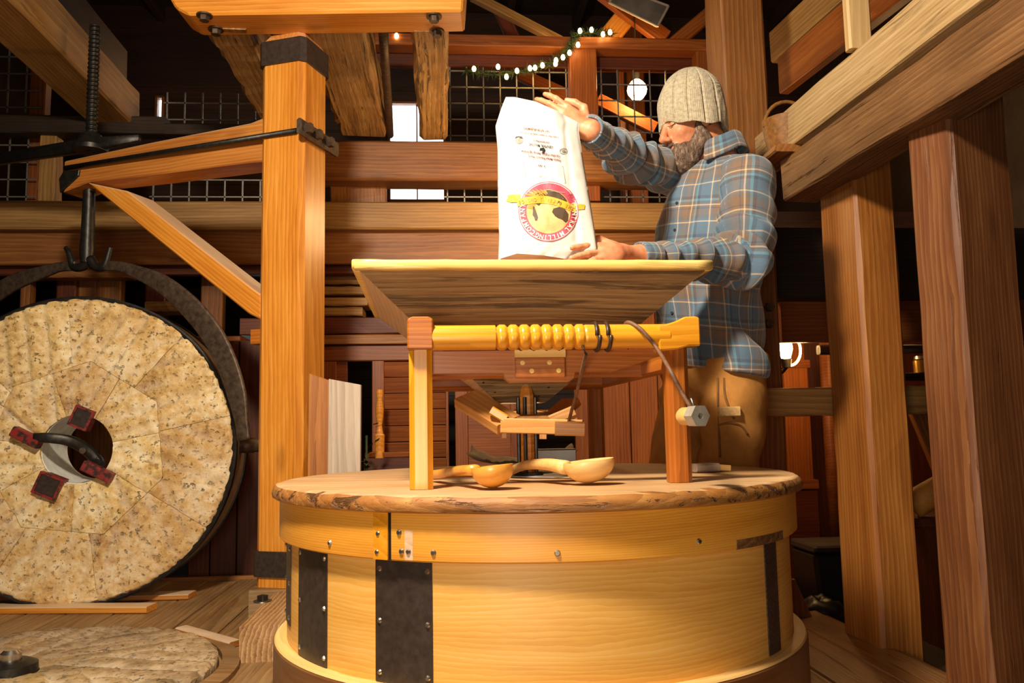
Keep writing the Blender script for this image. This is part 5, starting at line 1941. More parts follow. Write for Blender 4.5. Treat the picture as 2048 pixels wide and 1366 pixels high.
def ell_ring(cx, cy, r0, r1, a0=0, a1=2 * PI, n=64, rows=3, ky=1.0):
    vs, fs = [], []
    for i in range(n + 1):
        a = a0 + (a1 - a0) * i / n
        for j in range(rows + 1):
            r = r0 + (r1 - r0) * j / rows
            vs.append((cx + r * math.cos(a), cy + ky * r * math.sin(a)))
    for i in range(n):
        for j in range(rows):
            k = i * (rows + 1) + j
            fs.append((k, k + 1, k + rows + 2, k + rows + 1))
    return vs, fs


ECX, ECY = 1097, 423
decal('emblem_ring', *ell_ring(ECX, ECY, 44, 60), 0.0016, M['p_red'])
decal('emblem_line', *ell_ring(ECX, ECY, 57, 58.2), 0.0020, M['p_cream'])
decal('emblem_field', *ell_ring(ECX, ECY, 0.5, 44, rows=10), 0.0016, M['p_tan'])
decal('emblem_dusk', *ell_ring(ECX, ECY, 30, 43, PI + 0.15, 2 * PI - 0.15, 30, 3), 0.0021, M['p_gold'])
decal('emblem_ground', *ell_ring(ECX, ECY, 22, 43, PI + 0.55, 2 * PI - 0.5, 30, 3), 0.0023, M['p_brown'])


def blob(pix):
    return [tuple(p) for p in pix], [tuple(range(len(pix)))]


# upside-down harvest silhouettes: a walker on the left, a loaded cart and team on the right
decal('emblem_walker', *blob([(1066, 412), (1069, 414), (1072, 422), (1076, 434), (1074, 441), (1070, 441), (1068, 434), (1065, 430), (1066, 422)]), 0.0026, M['p_brown'])
decal('emblem_cart', *blob([(1104, 424), (1107, 417), (1118, 414), (1130, 418), (1137, 428), (1136, 441), (1131, 445), (1124, 439), (1116, 436), (1110, 432)]), 0.0026, M['p_brown'])
# banner: ribbon with tails, humped in the middle
bt, bb = [], []
for i in range(25):
    u = i / 24
    x = 1034 + 117 * u
    y = 399 + 14 * u - 13 * math.sin(PI * u)
    bt.append((x, y - 1))
    bb.append((x + 1, y + 14))
vs = bt + bb
fs = [(i, i + 1, 25 + i + 1, 25 + i) for i in range(24)]
decal('banner', vs, fs, 0.0030, M['p_yellow'])
decal('banner_tail', *blob([(1041, 389), (1040, 404), (1022, 405), (1012, 402), (1016, 394), (1014, 391), (1026, 389)]), 0.0026, M['p_yellow'])
decal('banner_tail', *blob([(1146, 406), (1146, 416), (1158, 419), (1169, 418), (1170, 409), (1160, 408)]), 0.0026, M['p_yellow'])
for (x0, y0, x1, y1) in ((1072, 391, 1045, 388), (1077, 391, 1054, 382), (1083, 391, 1062, 379), (1088, 391, 1070, 377), (1093, 390, 1079, 377), (1095, 388, 1087, 378)):
    dx, dy = x1 - x0, y1 - y0
    L = math.hypot(dx, dy)
    nx, ny = -dy / L * 2.2, dx / L * 2.2
    decal('wheat_ear', *blob([(x0 + nx * 0.3, y0 + ny * 0.3), ((x0 + x1) / 2 + nx, (y0 + y1) / 2 + ny), (x1, y1), ((x0 + x1) / 2 - nx, (y0 + y1) / 2 - ny), (x0 - nx * 0.3, y0 - ny * 0.3)]), 0.0028, M['p_gold'])
decal('stamp', *ell_ring(1038, 281, 1, 8, rows=2, n=24, ky=0.8), 0.0016, M['p_grey'])
decal('stamp_bar', *blob([(1030, 277), (1046, 277), (1044, 273), (1038, 272), (1032, 273)]), 0.0020, M['p_black'])
decal('stamp', *ell_ring(1127, 302, 6.5, 8, rows=1, n=24, ky=0.75), 0.0016, M['p_grey'])
decal('stamp_leaf', *ell_ring(1127, 302, 0.5, 4, rows=1, n=16, ky=0.6), 0.0016, M['p_grey'])
decal('panel_line', *ell_ring(1082, 346, 0, 0.1, n=3), 0.0016, M['p_grey'])
for (x0, y0, x1, y1) in ((1046, 326, 1126, 333), (1126, 333, 1131, 366), (1046, 326, 1051, 352), (1051, 352, 1131, 366)):
    dx, dy = x1 - x0, y1 - y0
    L = math.hypot(dx, dy)
    nx, ny = -dy / L * 0.35, dx / L * 0.35
    decal('panel_line', *blob([(x0 + nx, y0 + ny), (x1 + nx, y1 + ny), (x1 - nx, y1 - ny), (x0 - nx, y0 - ny)]), 0.0016, M['p_grey'])


def text_mesh(s, size):
    cu = bpy.data.curves.new('txt', 'FONT')
    cu.body = s
    cu.size = size
    cu.align_x = 'CENTER'
    cu.align_y = 'CENTER'
    cu.resolution_u = 2
    cu.offset = size * 0.022
    ob = bpy.data.objects.new('txt', cu)
    COL.objects.link(ob)
    dg = bpy.context.evaluated_depsgraph_get()
    dg.update()
    me = bpy.data.meshes.new_from_object(ob.evaluated_get(dg))
    v = [(p.co.x, p.co.y) for p in me.vertices]
    f = [tuple(p.vertices) for p in me.polygons]
    bpy.data.objects.remove(ob)
    bpy.data.meshes.remove(me)
    return v, f


def text_line(s, cx, cy, size, rot, mat, sx_=1.0):
    """text in the sack's print, rotated rot degrees clockwise on the photo (180 = upside down)"""
    v, f = text_mesh(s, size)
    a = math.radians(rot)
    out = []
    for x, y in v:
        x *= sx_
        X, Y = x, -y
        out.append((cx + X * math.cos(a) - Y * math.sin(a), cy + X * math.sin(a) + Y * math.cos(a)))
    decal('lettering', out, f, 0.0036, mat)


text_line('NET WT 50 LB (22.68 KG)', 1072, 259, 6.0, 187, M['p_redtxt'], 0.78)
text_line('Contains wheat. Processed in a facility that handles wheat', 1078, 269, 3.6, 188, M['p_redtxt'], 0.95)
text_line('www.centralmilling.com', 1082, 283, 4.5, 188, M['p_redtxt'], 0.8)
text_line('CENTRAL MILLING', 1082, 291, 7.0, 187, M['p_black'], 0.82)
text_line('Certified Organic Baking Ingredients', 1081, 307, 6.2, 188, M['p_redtxt'], 0.86)
text_line('Freshly Milled Premium Flours', 1089, 316, 6.2, 188, M['p_redtxt'], 0.86)
text_line('R 1800', 1083, 331, 5.0, 187, M['p_black'])
text_line('LOT 2287', 1086, 352, 4.0, 187, M['p_grey'])
decal('miller_mark', *blob([(1080, 296), (1088, 295), (1091, 300), (1088, 307), (1084, 306), (1085, 301), (1079, 301)]), 0.0020, M['p_black'])
text_line("centralmilling.com", 1116, 384, 4.0, 187, M['p_grey'])
# ring lettering, tops outward, reading clockwise from the right
for word, c_deg, step in (('CENTRAL', 14, 10.0), ('MILLING', 87, 9.4), ('COMPANY', 160, 11.0)):
    n = len(word)
    for i, ch in enumerate(word):
        a = math.radians(c_deg + (i - (n - 1) / 2) * step)
        v, f = text_mesh(ch, 13)
        rot = a + PI / 2
        cx, cy = ECX + 51.5 * math.cos(a), ECY + 51.5 * math.sin(a)
        out = []
        for x, y in v:
            X, Y = x * 0.85, -y
            out.append((cx + X * math.cos(rot) - Y * math.sin(rot), cy + X * math.sin(rot) + Y * math.cos(rot)))
        decal('lettering', out, f, 0.0030, M['p_cream'])
bw = "THE BAKER'S CHOICE"
for i, ch in enumerate(bw):
    if ch == ' ':
        continue
    u = 1 - (i + 0.9) / (len(bw) + 0.8)
    x = 1034 + 117 * u
    y = 399 + 14 * u - 13 * math.sin(PI * u) + 6.5
    slope = (14 - 13 * PI * math.cos(PI * u)) / 117
    v, f = text_mesh(ch, 10)
    rot = PI + math.atan(slope)
    out = [(x + (X * 0.75) * math.cos(rot) + Y * math.sin(rot), y + (X * 0.75) * math.sin(rot) - Y * math.cos(rot)) for X, Y in v]
    decal('lettering', out, f, 0.0040, M['p_gold'])

# ================================================================== THE MILLER
# ---- signed distance modelling, meshed by surface nets
def A(v):
    return np.array([v[0], v[1], v[2]], dtype=np.float32)


def s_cone(p, a, b, r0, r1):
    a, b = A(a), A(b)
    ab = b - a
    t = np.clip(((p - a) @ ab) / float(ab @ ab), 0, 1)
    d = p - a - t[:, None] * ab
    return np.sqrt((d * d).sum(1)) - (r0 + (r1 - r0) * t)


def s_ell(p, c, ax, rad):
    """ellipsoid; ax = rows of the local axes"""
    q = (p - A(c)) @ np.array(ax, dtype=np.float32).T
    r = np.array(rad, dtype=np.float32)
    k0 = np.sqrt(((q / r) ** 2).sum(1))
    k1 = np.sqrt(((q / (r * r)) ** 2).sum(1))
    return k0 * (k0 - 1) / np.maximum(k1, 1e-6)


def smin(a, b, k):
    h = np.clip(0.5 + 0.5 * (b - a) / k, 0, 1)
    return b + (a - b) * h - k * h * (1 - h)


def smax(a, b, k):
    return -smin(-a, -b, k)


def union(k, *ds):
    r = ds[0]
    for d in ds[1:]:
        r = smin(r, d, k)
    return r


def surface_nets(f, lo, hi, h, slack=0.03):
    lo = np.array(lo, dtype=np.float32)
    B = 8
    nb = [int(math.ceil((hi[i] - lo[i]) / h / B)) for i in range(3)]
    n = [b * B for b in nb]
    bi = np.stack(np.meshgrid(*[np.arange(b) for b in nb], indexing='ij'), -1).reshape(-1, 3)
    cen = lo + (bi + 0.5).astype(np.float32) * (B * h)
    dc = f(cen.astype(np.float32))
    need = np.abs(dc) < B * h * 0.9 + slack
    vals = np.empty(n, dtype=np.float32)
    v6 = vals.reshape(nb[0], B, nb[1], B, nb[2], B).transpose(0, 2, 4, 1, 3, 5)
    sg = np.where(dc < 0, -1.0, 1.0).reshape(nb)
    v6[...] = sg[..., None, None, None]
    loc = np.stack(np.meshgrid(*[np.arange(B)] * 3, indexing='ij'), -1).reshape(-1, 3)
    idx = bi[need]
    for c in range(0, len(idx), 400):
        blk = idx[c:c + 400]
        pts = lo + ((blk[:, None, :] * B + loc[None]).reshape(-1, 3)).astype(np.float32) * h
        d = f(pts).reshape(len(blk), B, B, B)
        v6[blk[:, 0], blk[:, 1], blk[:, 2]] = d
    ins = vals < 0
    cnt = np.zeros([k - 1 for k in n], dtype=np.int8)
    offs = [(a, b, c) for a in (0, 1) for b in (0, 1) for c in (0, 1)]
    for (a, b, c) in offs:
        cnt += ins[a:n[0] - 1 + a, b:n[1] - 1 + b, c:n[2] - 1 + c]
    act = np.argwhere((cnt > 0) & (cnt < 8))
    vid = -np.ones([k - 1 for k in n], dtype=np.int32)
    vid[act[:, 0], act[:, 1], act[:, 2]] = np.arange(len(act))
    cv = {o: vals[act[:, 0] + o[0], act[:, 1] + o[1], act[:, 2] + o[2]] for o in offs}
    acc = np.zeros((len(act), 3), dtype=np.float32)
    num = np.zeros(len(act), dtype=np.float32)
    for o in offs:
        for ax in range(3):
            if o[ax] == 1:
                continue
            o2 = list(o)
            o2[ax] = 1
            o2 = tuple(o2)
            a, b = cv[o], cv[o2]
            x = (a < 0) != (b < 0)
            t = np.where(x, a / np.where(np.abs(a - b) < 1e-9, 1, a - b), 0)
            p = np.zeros((len(act), 3), dtype=np.float32)
            p[:] = o
            p[:, ax] = t
            acc[x] += p[x]
            num[x] += 1
    V = lo + (act + acc / num[:, None]) * h
    quads = []
    for ax in range(3):
        sl0 = [slice(0, k) for k in n]
        sl1 = [slice(0, k) for k in n]
        sl0[ax] = slice(0, n[ax] - 1)
        sl1[ax] = slice(1, n[ax])
        e = ins[tuple(sl0)] != ins[tuple(sl1)]
        flip = ins[tuple(sl0)]
        u, w = (ax + 1) % 3, (ax + 2) % 3
        E = np.argwhere(e)
        ok = (E[:, u] > 0) & (E[:, w] > 0) & (E[:, u] < n[u] - 1) & (E[:, w] < n[w] - 1)
        E = E[ok]
        fl = flip[E[:, 0], E[:, 1], E[:, 2]]
        q = []
        for du, dw in ((-1, -1), (0, -1), (0, 0), (-1, 0)):
            c = E.copy()
            c[:, u] += du
            c[:, w] += dw
            q.append(vid[c[:, 0], c[:, 1], c[:, 2]])
        Q = np.stack(q, 1)
        Q[~fl] = Q[~fl][:, ::-1]
        quads.append(Q)
    Q = np.concatenate(quads)
    Q = Q[(Q >= 0).all(1)]
    return V, Q


def sdf_object(name, f, lo, hi, h, mat, parent, slack=0.03, attr=None, smooth_it=1):
    V, Q = surface_nets(f, lo, hi, h, slack)
    o0 = V.mean(0)
    me = bpy.data.meshes.new(name)
    me.vertices.add(len(V))
    me.vertices.foreach_set('co', (V - o0).astype(np.float32).ravel())
    me.loops.add(Q.size)
    me.loops.foreach_set('vertex_index', Q.ravel().astype(np.int32))
    me.polygons.add(len(Q))
    me.polygons.foreach_set('loop_start', np.arange(0, Q.size, 4, dtype=np.int32))
    me.polygons.foreach_set('use_smooth', np.ones(len(Q), dtype=bool))
    me.update(calc_edges=True)
    me.validate()
    if attr is not None:
        g_ = attr(V.astype(np.float32))
        at = me.attributes.new('gc', 'FLOAT_VECTOR', 'POINT')
        at.data.foreach_set('vector', g_.astype(np.float32).ravel())
    return link(name, me, mat, parent, Matrix.Translation(Vector([float(x) for x in o0])))


def bounds(pts, m):
    P_ = np.array([[p[0], p[1], p[2]] for p in pts])
    return P_.min(0) - m, P_.max(0) + m


def npnoise(p, s, seed=0.0):
    """cheap smooth pseudo noise for cloth folds"""
    q = p * s + seed
    return (np.sin(q[:, 0] * 1.7 + 1.3 * np.sin(q[:, 1] * 1.1 + q[:, 2])) + np.sin(q[:, 1] * 1.9 + 1.2 * np.sin(q[:, 2] * 1.3 + q[:, 0] * 0.7)) + np.sin(q[:, 2] * 1.5 + 1.4 * np.sin(q[:, 0] * 1.2 - q[:, 1]))) / 3


# ---- directions and joints
bf_ang = math.radians(30)                                  # body turned from pure left towards the tripod
FB_ = (-R0 * math.cos(bf_ang) - F0 * math.sin(bf_ang))     # chest direction
LB_ = Vector((-FB_.y, FB_.x, 0))                           # his left (near, right on the photo)
Zv = Vector((0, 0, 1))
neck = W(1428, 300, 2.70)
waist = W(1428, 640, 2.70)
hipc = W(1425, 750, 2.70)
Lsh, Lel, Lwr = W(1494, 362, 2.53), W(1488, 524, 2.46), W(1285, 512, 2.24)
Rsh, Rel, Rwr = W(1366, 352, 2.86), W(1262, 318, 2.56), W(1182, 262, 2.27)

man = thing('person', 'man in knitted beige hat and plaid flannel shirt tipping the sack into the hopper', 'person', (hipc.x, hipc.y, 0))

# ---- head frame: forward, left, up
hd = (-R0 * 0.93 - F0 * 0.32)
hd.normalize()
hl_ = Vector((-hd.y, hd.x, 0))
pitch_d = math.radians(17)
hf = hd * math.cos(pitch_d) - Zv * math.sin(pitch_d)
hu = hd * math.sin(pitch_d) + Zv * math.cos(pitch_d)
HCn = W(1377, 246, 2.68)
HAX = [tuple(hf), tuple(hl_), tuple(hu)]


def hp(x, y, z):
    return HCn + hf * x + hl_ * y + hu * z


def hand_sdf(p, wrist, palm_dir, palm_n, thumb_dir, curl, scale=1.0, spread=0.10, tcurl=0.4):
    """wrist point, direction wrist->knuckles, palm normal (side the fingers curl to), side of the thumb"""
    pd = Vector(palm_dir).normalized()
    pn = (Vector(palm_n) - pd * Vector(palm_n).dot(pd)).normalized()
    td = pd.cross(pn)
    if td.dot(Vector(thumb_dir)) < 0:
        td = -td
    s = scale
    d = union(0.02, s_cone(p, wrist, Vector(wrist) + pd * 0.03 * s, 0.027 * s, 0.028 * s),
              s_ell(p, Vector(wrist) + pd * 0.055 * s, [tuple(pd), tuple(td), tuple(pn)], (0.052 * s, 0.041 * s, 0.019 * s)))
    lens = [(0.043, 0.026, 0.022), (0.048, 0.030, 0.023), (0.044, 0.028, 0.022), (0.034, 0.021, 0.019)]
    for i in range(4):
        off = (0.030 - 0.020 * i)
        base = Vector(wrist) + pd * (0.094 - 0.004 * abs(i - 1) - (0.006 if i == 3 else 0)) * s + td * off * s
        dir_ = (pd + td * spread * (1.2 - 0.8 * i)).normalized()
        a = 0.0
        q = base - dir_ * 0.02 * s
        r = 0.0095 * s if i < 3 else 0.0082 * s
        cur = base
        fd = s_cone(p, q, base, r * 1.15, r * 1.1)
        c_ = curl[i] if isinstance(curl, (list, tuple)) else curl
        for j, L in enumerate(lens[i]):
            a += c_ * (1.0, 1.1, 0.7)[j]
            dd = dir_ * math.cos(a) + pn * math.sin(a)
            nx = cur + dd * L * s
            fd = smin(fd, s_cone(p, cur, nx, r * (1.05 - 0.08 * j), r * (0.98 - 0.1 * j)), 0.004)
            cur = nx
        d = smin(d, fd, 0.006)
    tb = Vector(wrist) + pd * 0.022 * s + td * 0.026 * s
    t1 = tb + (pd * 0.55 + td * 0.75 + pn * 0.25).normalized() * 0.042 * s
    t2 = t1 + (pd * 0.9 + td * (0.35 - tcurl) + pn * (0.3 + tcurl)).normalized() * 0.034 * s
    t3 = t2 + (pd * 0.9 + td * (0.1 - tcurl) + pn * (0.3 + tcurl)).normalized() * 0.026 * s
    td_ = union(0.006, s_cone(p, tb, t1, 0.016 * s, 0.0125 * s), s_cone(p, t1, t2, 0.0115 * s, 0.0105 * s), s_cone(p, t2, t3, 0.0108 * s, 0.0085 * s))
    return smin(d, td_, 0.010)


# right hand (far): grips the top right corner, thumb in front, fingers behind the sack
RHw = W(1175, 266, 2.285)
RHd = W(1126, 232, 2.262) - RHw
# left hand (near): supports the lower right edge, index finger along the sack
LHw = W(1243, 508, 2.19)
LHd = W(1180, 511, 2.085) - LHw


def body_sdf(p):
    H_ = HAX
    d = s_ell(p, hp(-0.012, 0, 0.035), H_, (0.098, 0.076, 0.092))                     # skull
    d = smin(d, s_ell(p, hp(0.040, 0, -0.035), H_, (0.052, 0.058, 0.075)), 0.03)      # face
    d = smin(d, s_ell(p, hp(0.055, 0, -0.098), H_, (0.030, 0.034, 0.026)), 0.03)      # chin
    d = smin(d, s_cone(p, hp(-0.02, 0.045, -0.075), hp(0.045, 0.028, -0.100), 0.022, 0.018), 0.02)
    d = smin(d, s_cone(p, hp(-0.02, -0.045, -0.075), hp(0.045, -0.028, -0.100), 0.022, 0.018), 0.02)
    d = smin(d, s_ell(p, hp(0.078, 0, 0.024), H_, (0.018, 0.040, 0.010)), 0.014)       # brow
    for s in (1, -1):
        d = smin(d, s_ell(p, hp(0.066, 0.036 * s, -0.028), H_, (0.02, 0.022, 0.02)), 0.016)   # cheek
        d = smax(d, -s_ell(p, hp(0.094, 0.032 * s, 0.002), H_, (0.014, 0.019, 0.0105)), 0.008)
        d = smin(d, s_ell(p, hp(0.078, 0.031 * s, 0.001), H_, (0.0125, 0.0135, 0.0115)), 0.003)   # eye under a lowered lid
        d = smin(d, s_ell(p, hp(-0.008, 0.077 * s, -0.012), H_, (0.019, 0.008, 0.031)), 0.005)   # ear
        d = smax(d, -s_ell(p, hp(-0.004, 0.086 * s, -0.010), H_, (0.009, 0.006, 0.017)), 0.004)
    d = smin(d, s_cone(p, hp(0.088, 0, 0.010), hp(0.116, 0, -0.036), 0.009, 0.013), 0.008)    # nose
    for s in (1, -1):
        d = smin(d, s_ell(p, hp(0.103, 0.011 * s, -0.042), H_, (0.012, 0.008, 0.009)), 0.006)
        d = smax(d, -s_ell(p, hp(0.108, 0.008 * s, -0.052), H_, (0.006, 0.0035, 0.005)), 0.003)
    d = smin(d, s_cone(p, hp(0.088, -0.02, -0.066), hp(0.088, 0.02, -0.066), 0.007, 0.007), 0.008)   # lips
    d = smin(d, s_cone(p, hp(0.084, -0.017, -0.077), hp(0.084, 0.017, -0.077), 0.008, 0.008), 0.006)
    nb = neck
    d = smin(d, s_cone(p, hp(-0.045, 0, -0.05), nb - Zv * 0.06, 0.060, 0.070), 0.03)
    # trunk, arms and legs under the clothes
    d = smin(d, s_ell(p, neck - Zv * 0.22, [tuple(FB_), tuple(LB_), (0, 0, 1)], (0.10, 0.165, 0.22)), 0.03)
    d = smin(d, s_ell(p, waist - Zv * 0.02, [tuple(FB_), tuple(LB_), (0, 0, 1)], (0.10, 0.15, 0.22)), 0.05)
    d = union(0.02, d, s_cone(p, Lsh - LB_ * 0.02, Lel, 0.055, 0.042), s_cone(p, Lel, Lwr, 0.042, 0.030), s_cone(p, Lwr, LHw, 0.028, 0.025),
              s_cone(p, Rsh + LB_ * 0.02, Rel, 0.055, 0.040), s_cone(p, Rel, Rwr, 0.040, 0.029), s_cone(p, Rwr, RHw, 0.028, 0.026))
    for (h_, k_, a_) in LEGS:
        d = union(0.02, d, s_cone(p, h_, k_, 0.075, 0.055), s_cone(p, k_, a_, 0.052, 0.038))
        d = smin(d, s_cone(p, a_ - Zv * 0.04, a_ - Zv * 0.045 + FB_ * 0.13, 0.035, 0.028), 0.02)
    hr = hand_sdf(p, RHw, RHd, F0 * 0.75 - R0 * 0.25 + Zv * 0.2, -F0 * 0.8 - R0 * 0.4 + Zv * 0.5, (0.35, 0.35, 0.35, 0.35), 0.97, 0.10, 0.25)
    hl2 = hand_sdf(p, LHw, LHd, F0 * 0.6 - R0 * 0.4 - Zv * 0.35, Zv * 0.9 - F0 * 0.3, (0.10, 0.16, 0.22, 0.26), 0.97, 0.08, 0.1)
    d = smin(d, hr, 0.012)
    d = smin(d, hl2, 0.012)
    return d


kz = 0.47
Lk = W(1462, 985, 2.60)
Rk = W(1342, 985, 2.76)
Lk.z = Rk.z = kz
Lh_, Rh_ = hipc + LB_ * 0.085 - Zv * 0.03, hipc - LB_ * 0.085 - Zv * 0.03
La = Vector((Lk.x + 0.02, Lk.y + 0.03, 0.09)) + FB_ * -0.03
Ra = Vector((Rk.x, Rk.y, 0.09)) + FB_ * -0.03
LEGS = [(Lh_, Lk, La), (Rh_, Rk, Ra)]


def skin_mat():
    t = NT('skin')
    c = t.coords('object', False)
    n = t.noise(c, 60, 4, 0.6)
    b = t.noise(c, 9, 3, 0.6)
    col = t.ramp(t.math('ADD', t.math('MULTIPLY', n, 0.35), t.math('MULTIPLY', b, 0.65)), [(0.35, H('b9633f')), (0.5, H('d3875f')), (0.68, H('e4a67e'))])
    t.l(col, t.b.inputs['Base Color'])
    t.b.inputs['Roughness'].default_value = 0.5
    t.b.inputs['Subsurface Weight'].default_value = 0.12
    t.b.inputs['Subsurface Radius'].default_value = (0.012, 0.005, 0.003)
    t.b.inputs['Subsurface Scale'].default_value = 1.0
    t.bump(n, 0.15, 0.001)
    return t.m


def plaid_mat():
    """woven plaid: blue and brown blocks crossed by cream and dark lines; gc = (across, along) in metres"""
    t = NT('plaid_flannel')
    g_ = t.n('ShaderNodeAttribute', attribute_name='gc').outputs['Vector']
    wob = t.noise(g_, 9, 2, 0.5, 0, 1)
    g_ = t.vmath('ADD', g_, t.vmath('SCALE', t.vmath('SUBTRACT', wob, (0.5, 0.5, 0.5)), 0.008))
    sp_ = t.n('ShaderNodeSeparateXYZ')
    t.l(g_, sp_.inputs[0])
    blue, navy, brn, crm, tl, gry = H('50718c'), H('384860'), H('7d5f4a'), H('e2c09a'), H('5f98b0'), H('66605f')
    seq = [(0.0, blue), (0.20, crm), (0.235, blue), (0.29, gry), (0.40, brn), (0.56, navy), (0.585, brn), (0.64, crm), (0.675, gry), (0.76, tl), (0.82, navy), (0.90, blue)]
    P_ = 0.128
    cols = []
    for k in (0, 1):
        f_ = t.math('FRACT', t.math('ADD', t.math('DIVIDE', sp_.outputs[k], P_ if k else P_ * 0.9), 0.13 + 0.37 * k))
        cols.append(t.ramp(f_, seq, 'CONSTANT'))
    # twill: which thread is on top
    tw = t.math('FRACT', t.math('MULTIPLY', t.math('ADD', sp_.outputs[0], sp_.outputs[1]), 380))
    tf = t.math('ADD', 0.42, t.math('MULTIPLY', t.math('GREATER_THAN', tw, 0.5), 0.16))
    col = t.mix(tf, cols[0], cols[1])
    nz = t.noise(g_, 140, 4, 0.7)
    col = t.mix(t.math('MULTIPLY', nz, 0.35), col, H('8d8579'))
    t.l(col, t.b.inputs['Base Color'])
    t.b.inputs['Roughness'].default_value = 0.9
    t.b.inputs['Specular IOR Level'].default_value = 0.2
    t.b.inputs['Sheen Weight'].default_value = 0.25
    t.bump(nz, 0.25, 0.0015)
    return t.m


M['skin'] = skin_mat()
M['plaid'] = plaid_mat()
M['canvas'] = plain('tan_canvas', H('b0783a'), 0.85, 0, 35, 0.14, 0.3, 0.002, spec=0.2)
M['seam'] = plain('canvas_seam', H('7d5225'), 0.85)
M['hair'] = plain('brown_hair', H('4b3526'), 0.6, 0, 160, 0.5, 0.8, 0.003)
M['boot'] = plain('boot_leather', H('4a3018'), 0.5, 0, 40, 0.3, 0.2)


def beard_mat():
    t = NT('grey_brown_beard')
    c = t.coords('object', False)
    n = t.noise(t.vmath('MULTIPLY', c, (1, 1, 0.35)), 170, 4, 0.7, 0.6)
    b = t.noise(c, 22, 3, 0.6)
    col = t.ramp(t.math('ADD', t.math('MULTIPLY', n, 0.7), t.math('MULTIPLY', b, 0.3)), [(0.36, H('3a281e')), (0.5, H('6e5443')), (0.64, H('a89078'))])
    t.l(col, t.b.inputs['Base Color'])
    t.b.inputs['Roughness'].default_value = 0.75
    t.bump(n, 1.0, 0.006)
    return t.m


M['beard'] = beard_mat()

lo, hi = bounds([hp(0.1, 0, -0.1), hp(-0.1, 0, 0.12), Lel, Lsh, Rsh, RHw, LHw, W(1085, 210, 2.2), W(1140, 505, 2.1), La - Zv * 0.08, Ra - Zv * 0.08, Lk, Rk, La + FB_ * 0.2, Ra + FB_ * 0.2], 0.12)
sdf_object('body', body_sdf, lo, hi, 0.0042, M['skin'], man, 0.02)


def fwd_left(p):
    return p @ A(FB_), p @ A(LB_)


cF, cL = A(hipc) @ A(FB_), A(hipc) @ A(LB_)
TZ = [0.86, 0.92, 1.05, 1.22, 1.38, 1.48, 1.545, 1.60, 1.66]
Ta = [0.150, 0.150, 0.150, 0.155, 0.150, 0.135, 0.110, 0.080, 0.060]
Tb = [0.185, 0.185, 0.182, 0.190, 0.200, 0.195, 0.165, 0.085, 0.065]
nF = (neck - hipc).dot(FB_)
Tc = [0.0, 0.0, 0.01, 0.02, nF * 0.6 + 0.02, nF * 0.8 + 0.01, nF * 0.9, nF * 0.98, nF]
nL = (neck - hipc).dot(LB_)
Tl = [0, 0, 0, nL * 0.3, nL * 0.6, nL * 0.8, nL * 0.9, nL, nL]


def torso_coords(p):
    f_, l_ = fwd_left(p)
    z = p[:, 2]
    return f_ - cF - np.interp(z, TZ, Tc), l_ - cL - np.interp(z, TZ, Tl), z


def torso_sdf(p):
    f_, l_, z = torso_coords(p)
    a, b = np.interp(z, TZ, Ta), np.interp(z, TZ, Tb)
    k = np.sqrt((f_ / a) ** 2 + (l_ / b) ** 2)
    d = (k - 1) * np.minimum(a, b) * 0.9
    # soft folds falling from the chest and gathering at the waist
    d = d + 0.010 * np.sin(l_ * 42 + 3 * np.sin(z * 9)) * np.clip((1.38 - z) / 0.4, 0, 1) + 0.010 * npnoise(p, 14, 2.0) + 0.005 * npnoise(p, 31, 5.0)
    d = d + 0.004 * np.exp(-((l_ + 0.015) / 0.004) ** 2) * (f_ > 0)                      # placket edge
    hem = 0.885 + 0.02 * np.cos(l_ * 14) + 0.008 * np.sin(f_ * 20)
    d = smax(d, hem - z, 0.01)
    d = smax(d, z - 1.66, 0.01)
    # open collar: room for the neck
    d = smax(d, -s_cone(p, hp(-0.045, 0, -0.05), neck - Zv * 0.02 + FB_ * 0.02, 0.068, 0.078), 0.01)
    d = smax(d, -s_cone(p, neck + FB_ * 0.10 + Zv * 0.06, neck + FB_ * 0.12 - Zv * 0.07, 0.055, 0.012), 0.01)
    return d


def shoulder_parts(p):
    dl = s_cone(p, Lsh - LB_ * 0.05 + Zv * 0.01, Lsh, 0.085, 0.082)
    dr = s_cone(p, Rsh + LB_ * 0.05 + Zv * 0.01, Rsh, 0.082, 0.076)
    return smin(dl, dr, 0.02)


def shirt_sdf(p):
    return smin(torso_sdf(p), shoulder_parts(p), 0.045)


def shirt_gc(p):
    f_, l_, z = torso_coords(p)
    th = np.arctan2(l_ / 0.19, f_ / 0.15)
    return np.stack([th * 0.175, z + 0.03 * np.sin(th), np.zeros_like(z)], 1)


lo, hi = bounds([hipc - Zv * 0.08 + FB_ * 0.16, hipc - FB_ * 0.16, hipc + LB_ * 0.2, hipc - LB_ * 0.2, neck + Zv * 0.03, Lsh, Rsh], 0.10)
sdf_object('shirt', shirt_sdf, lo, hi, 0.0062, M['plaid'], man, 0.04, shirt_gc)


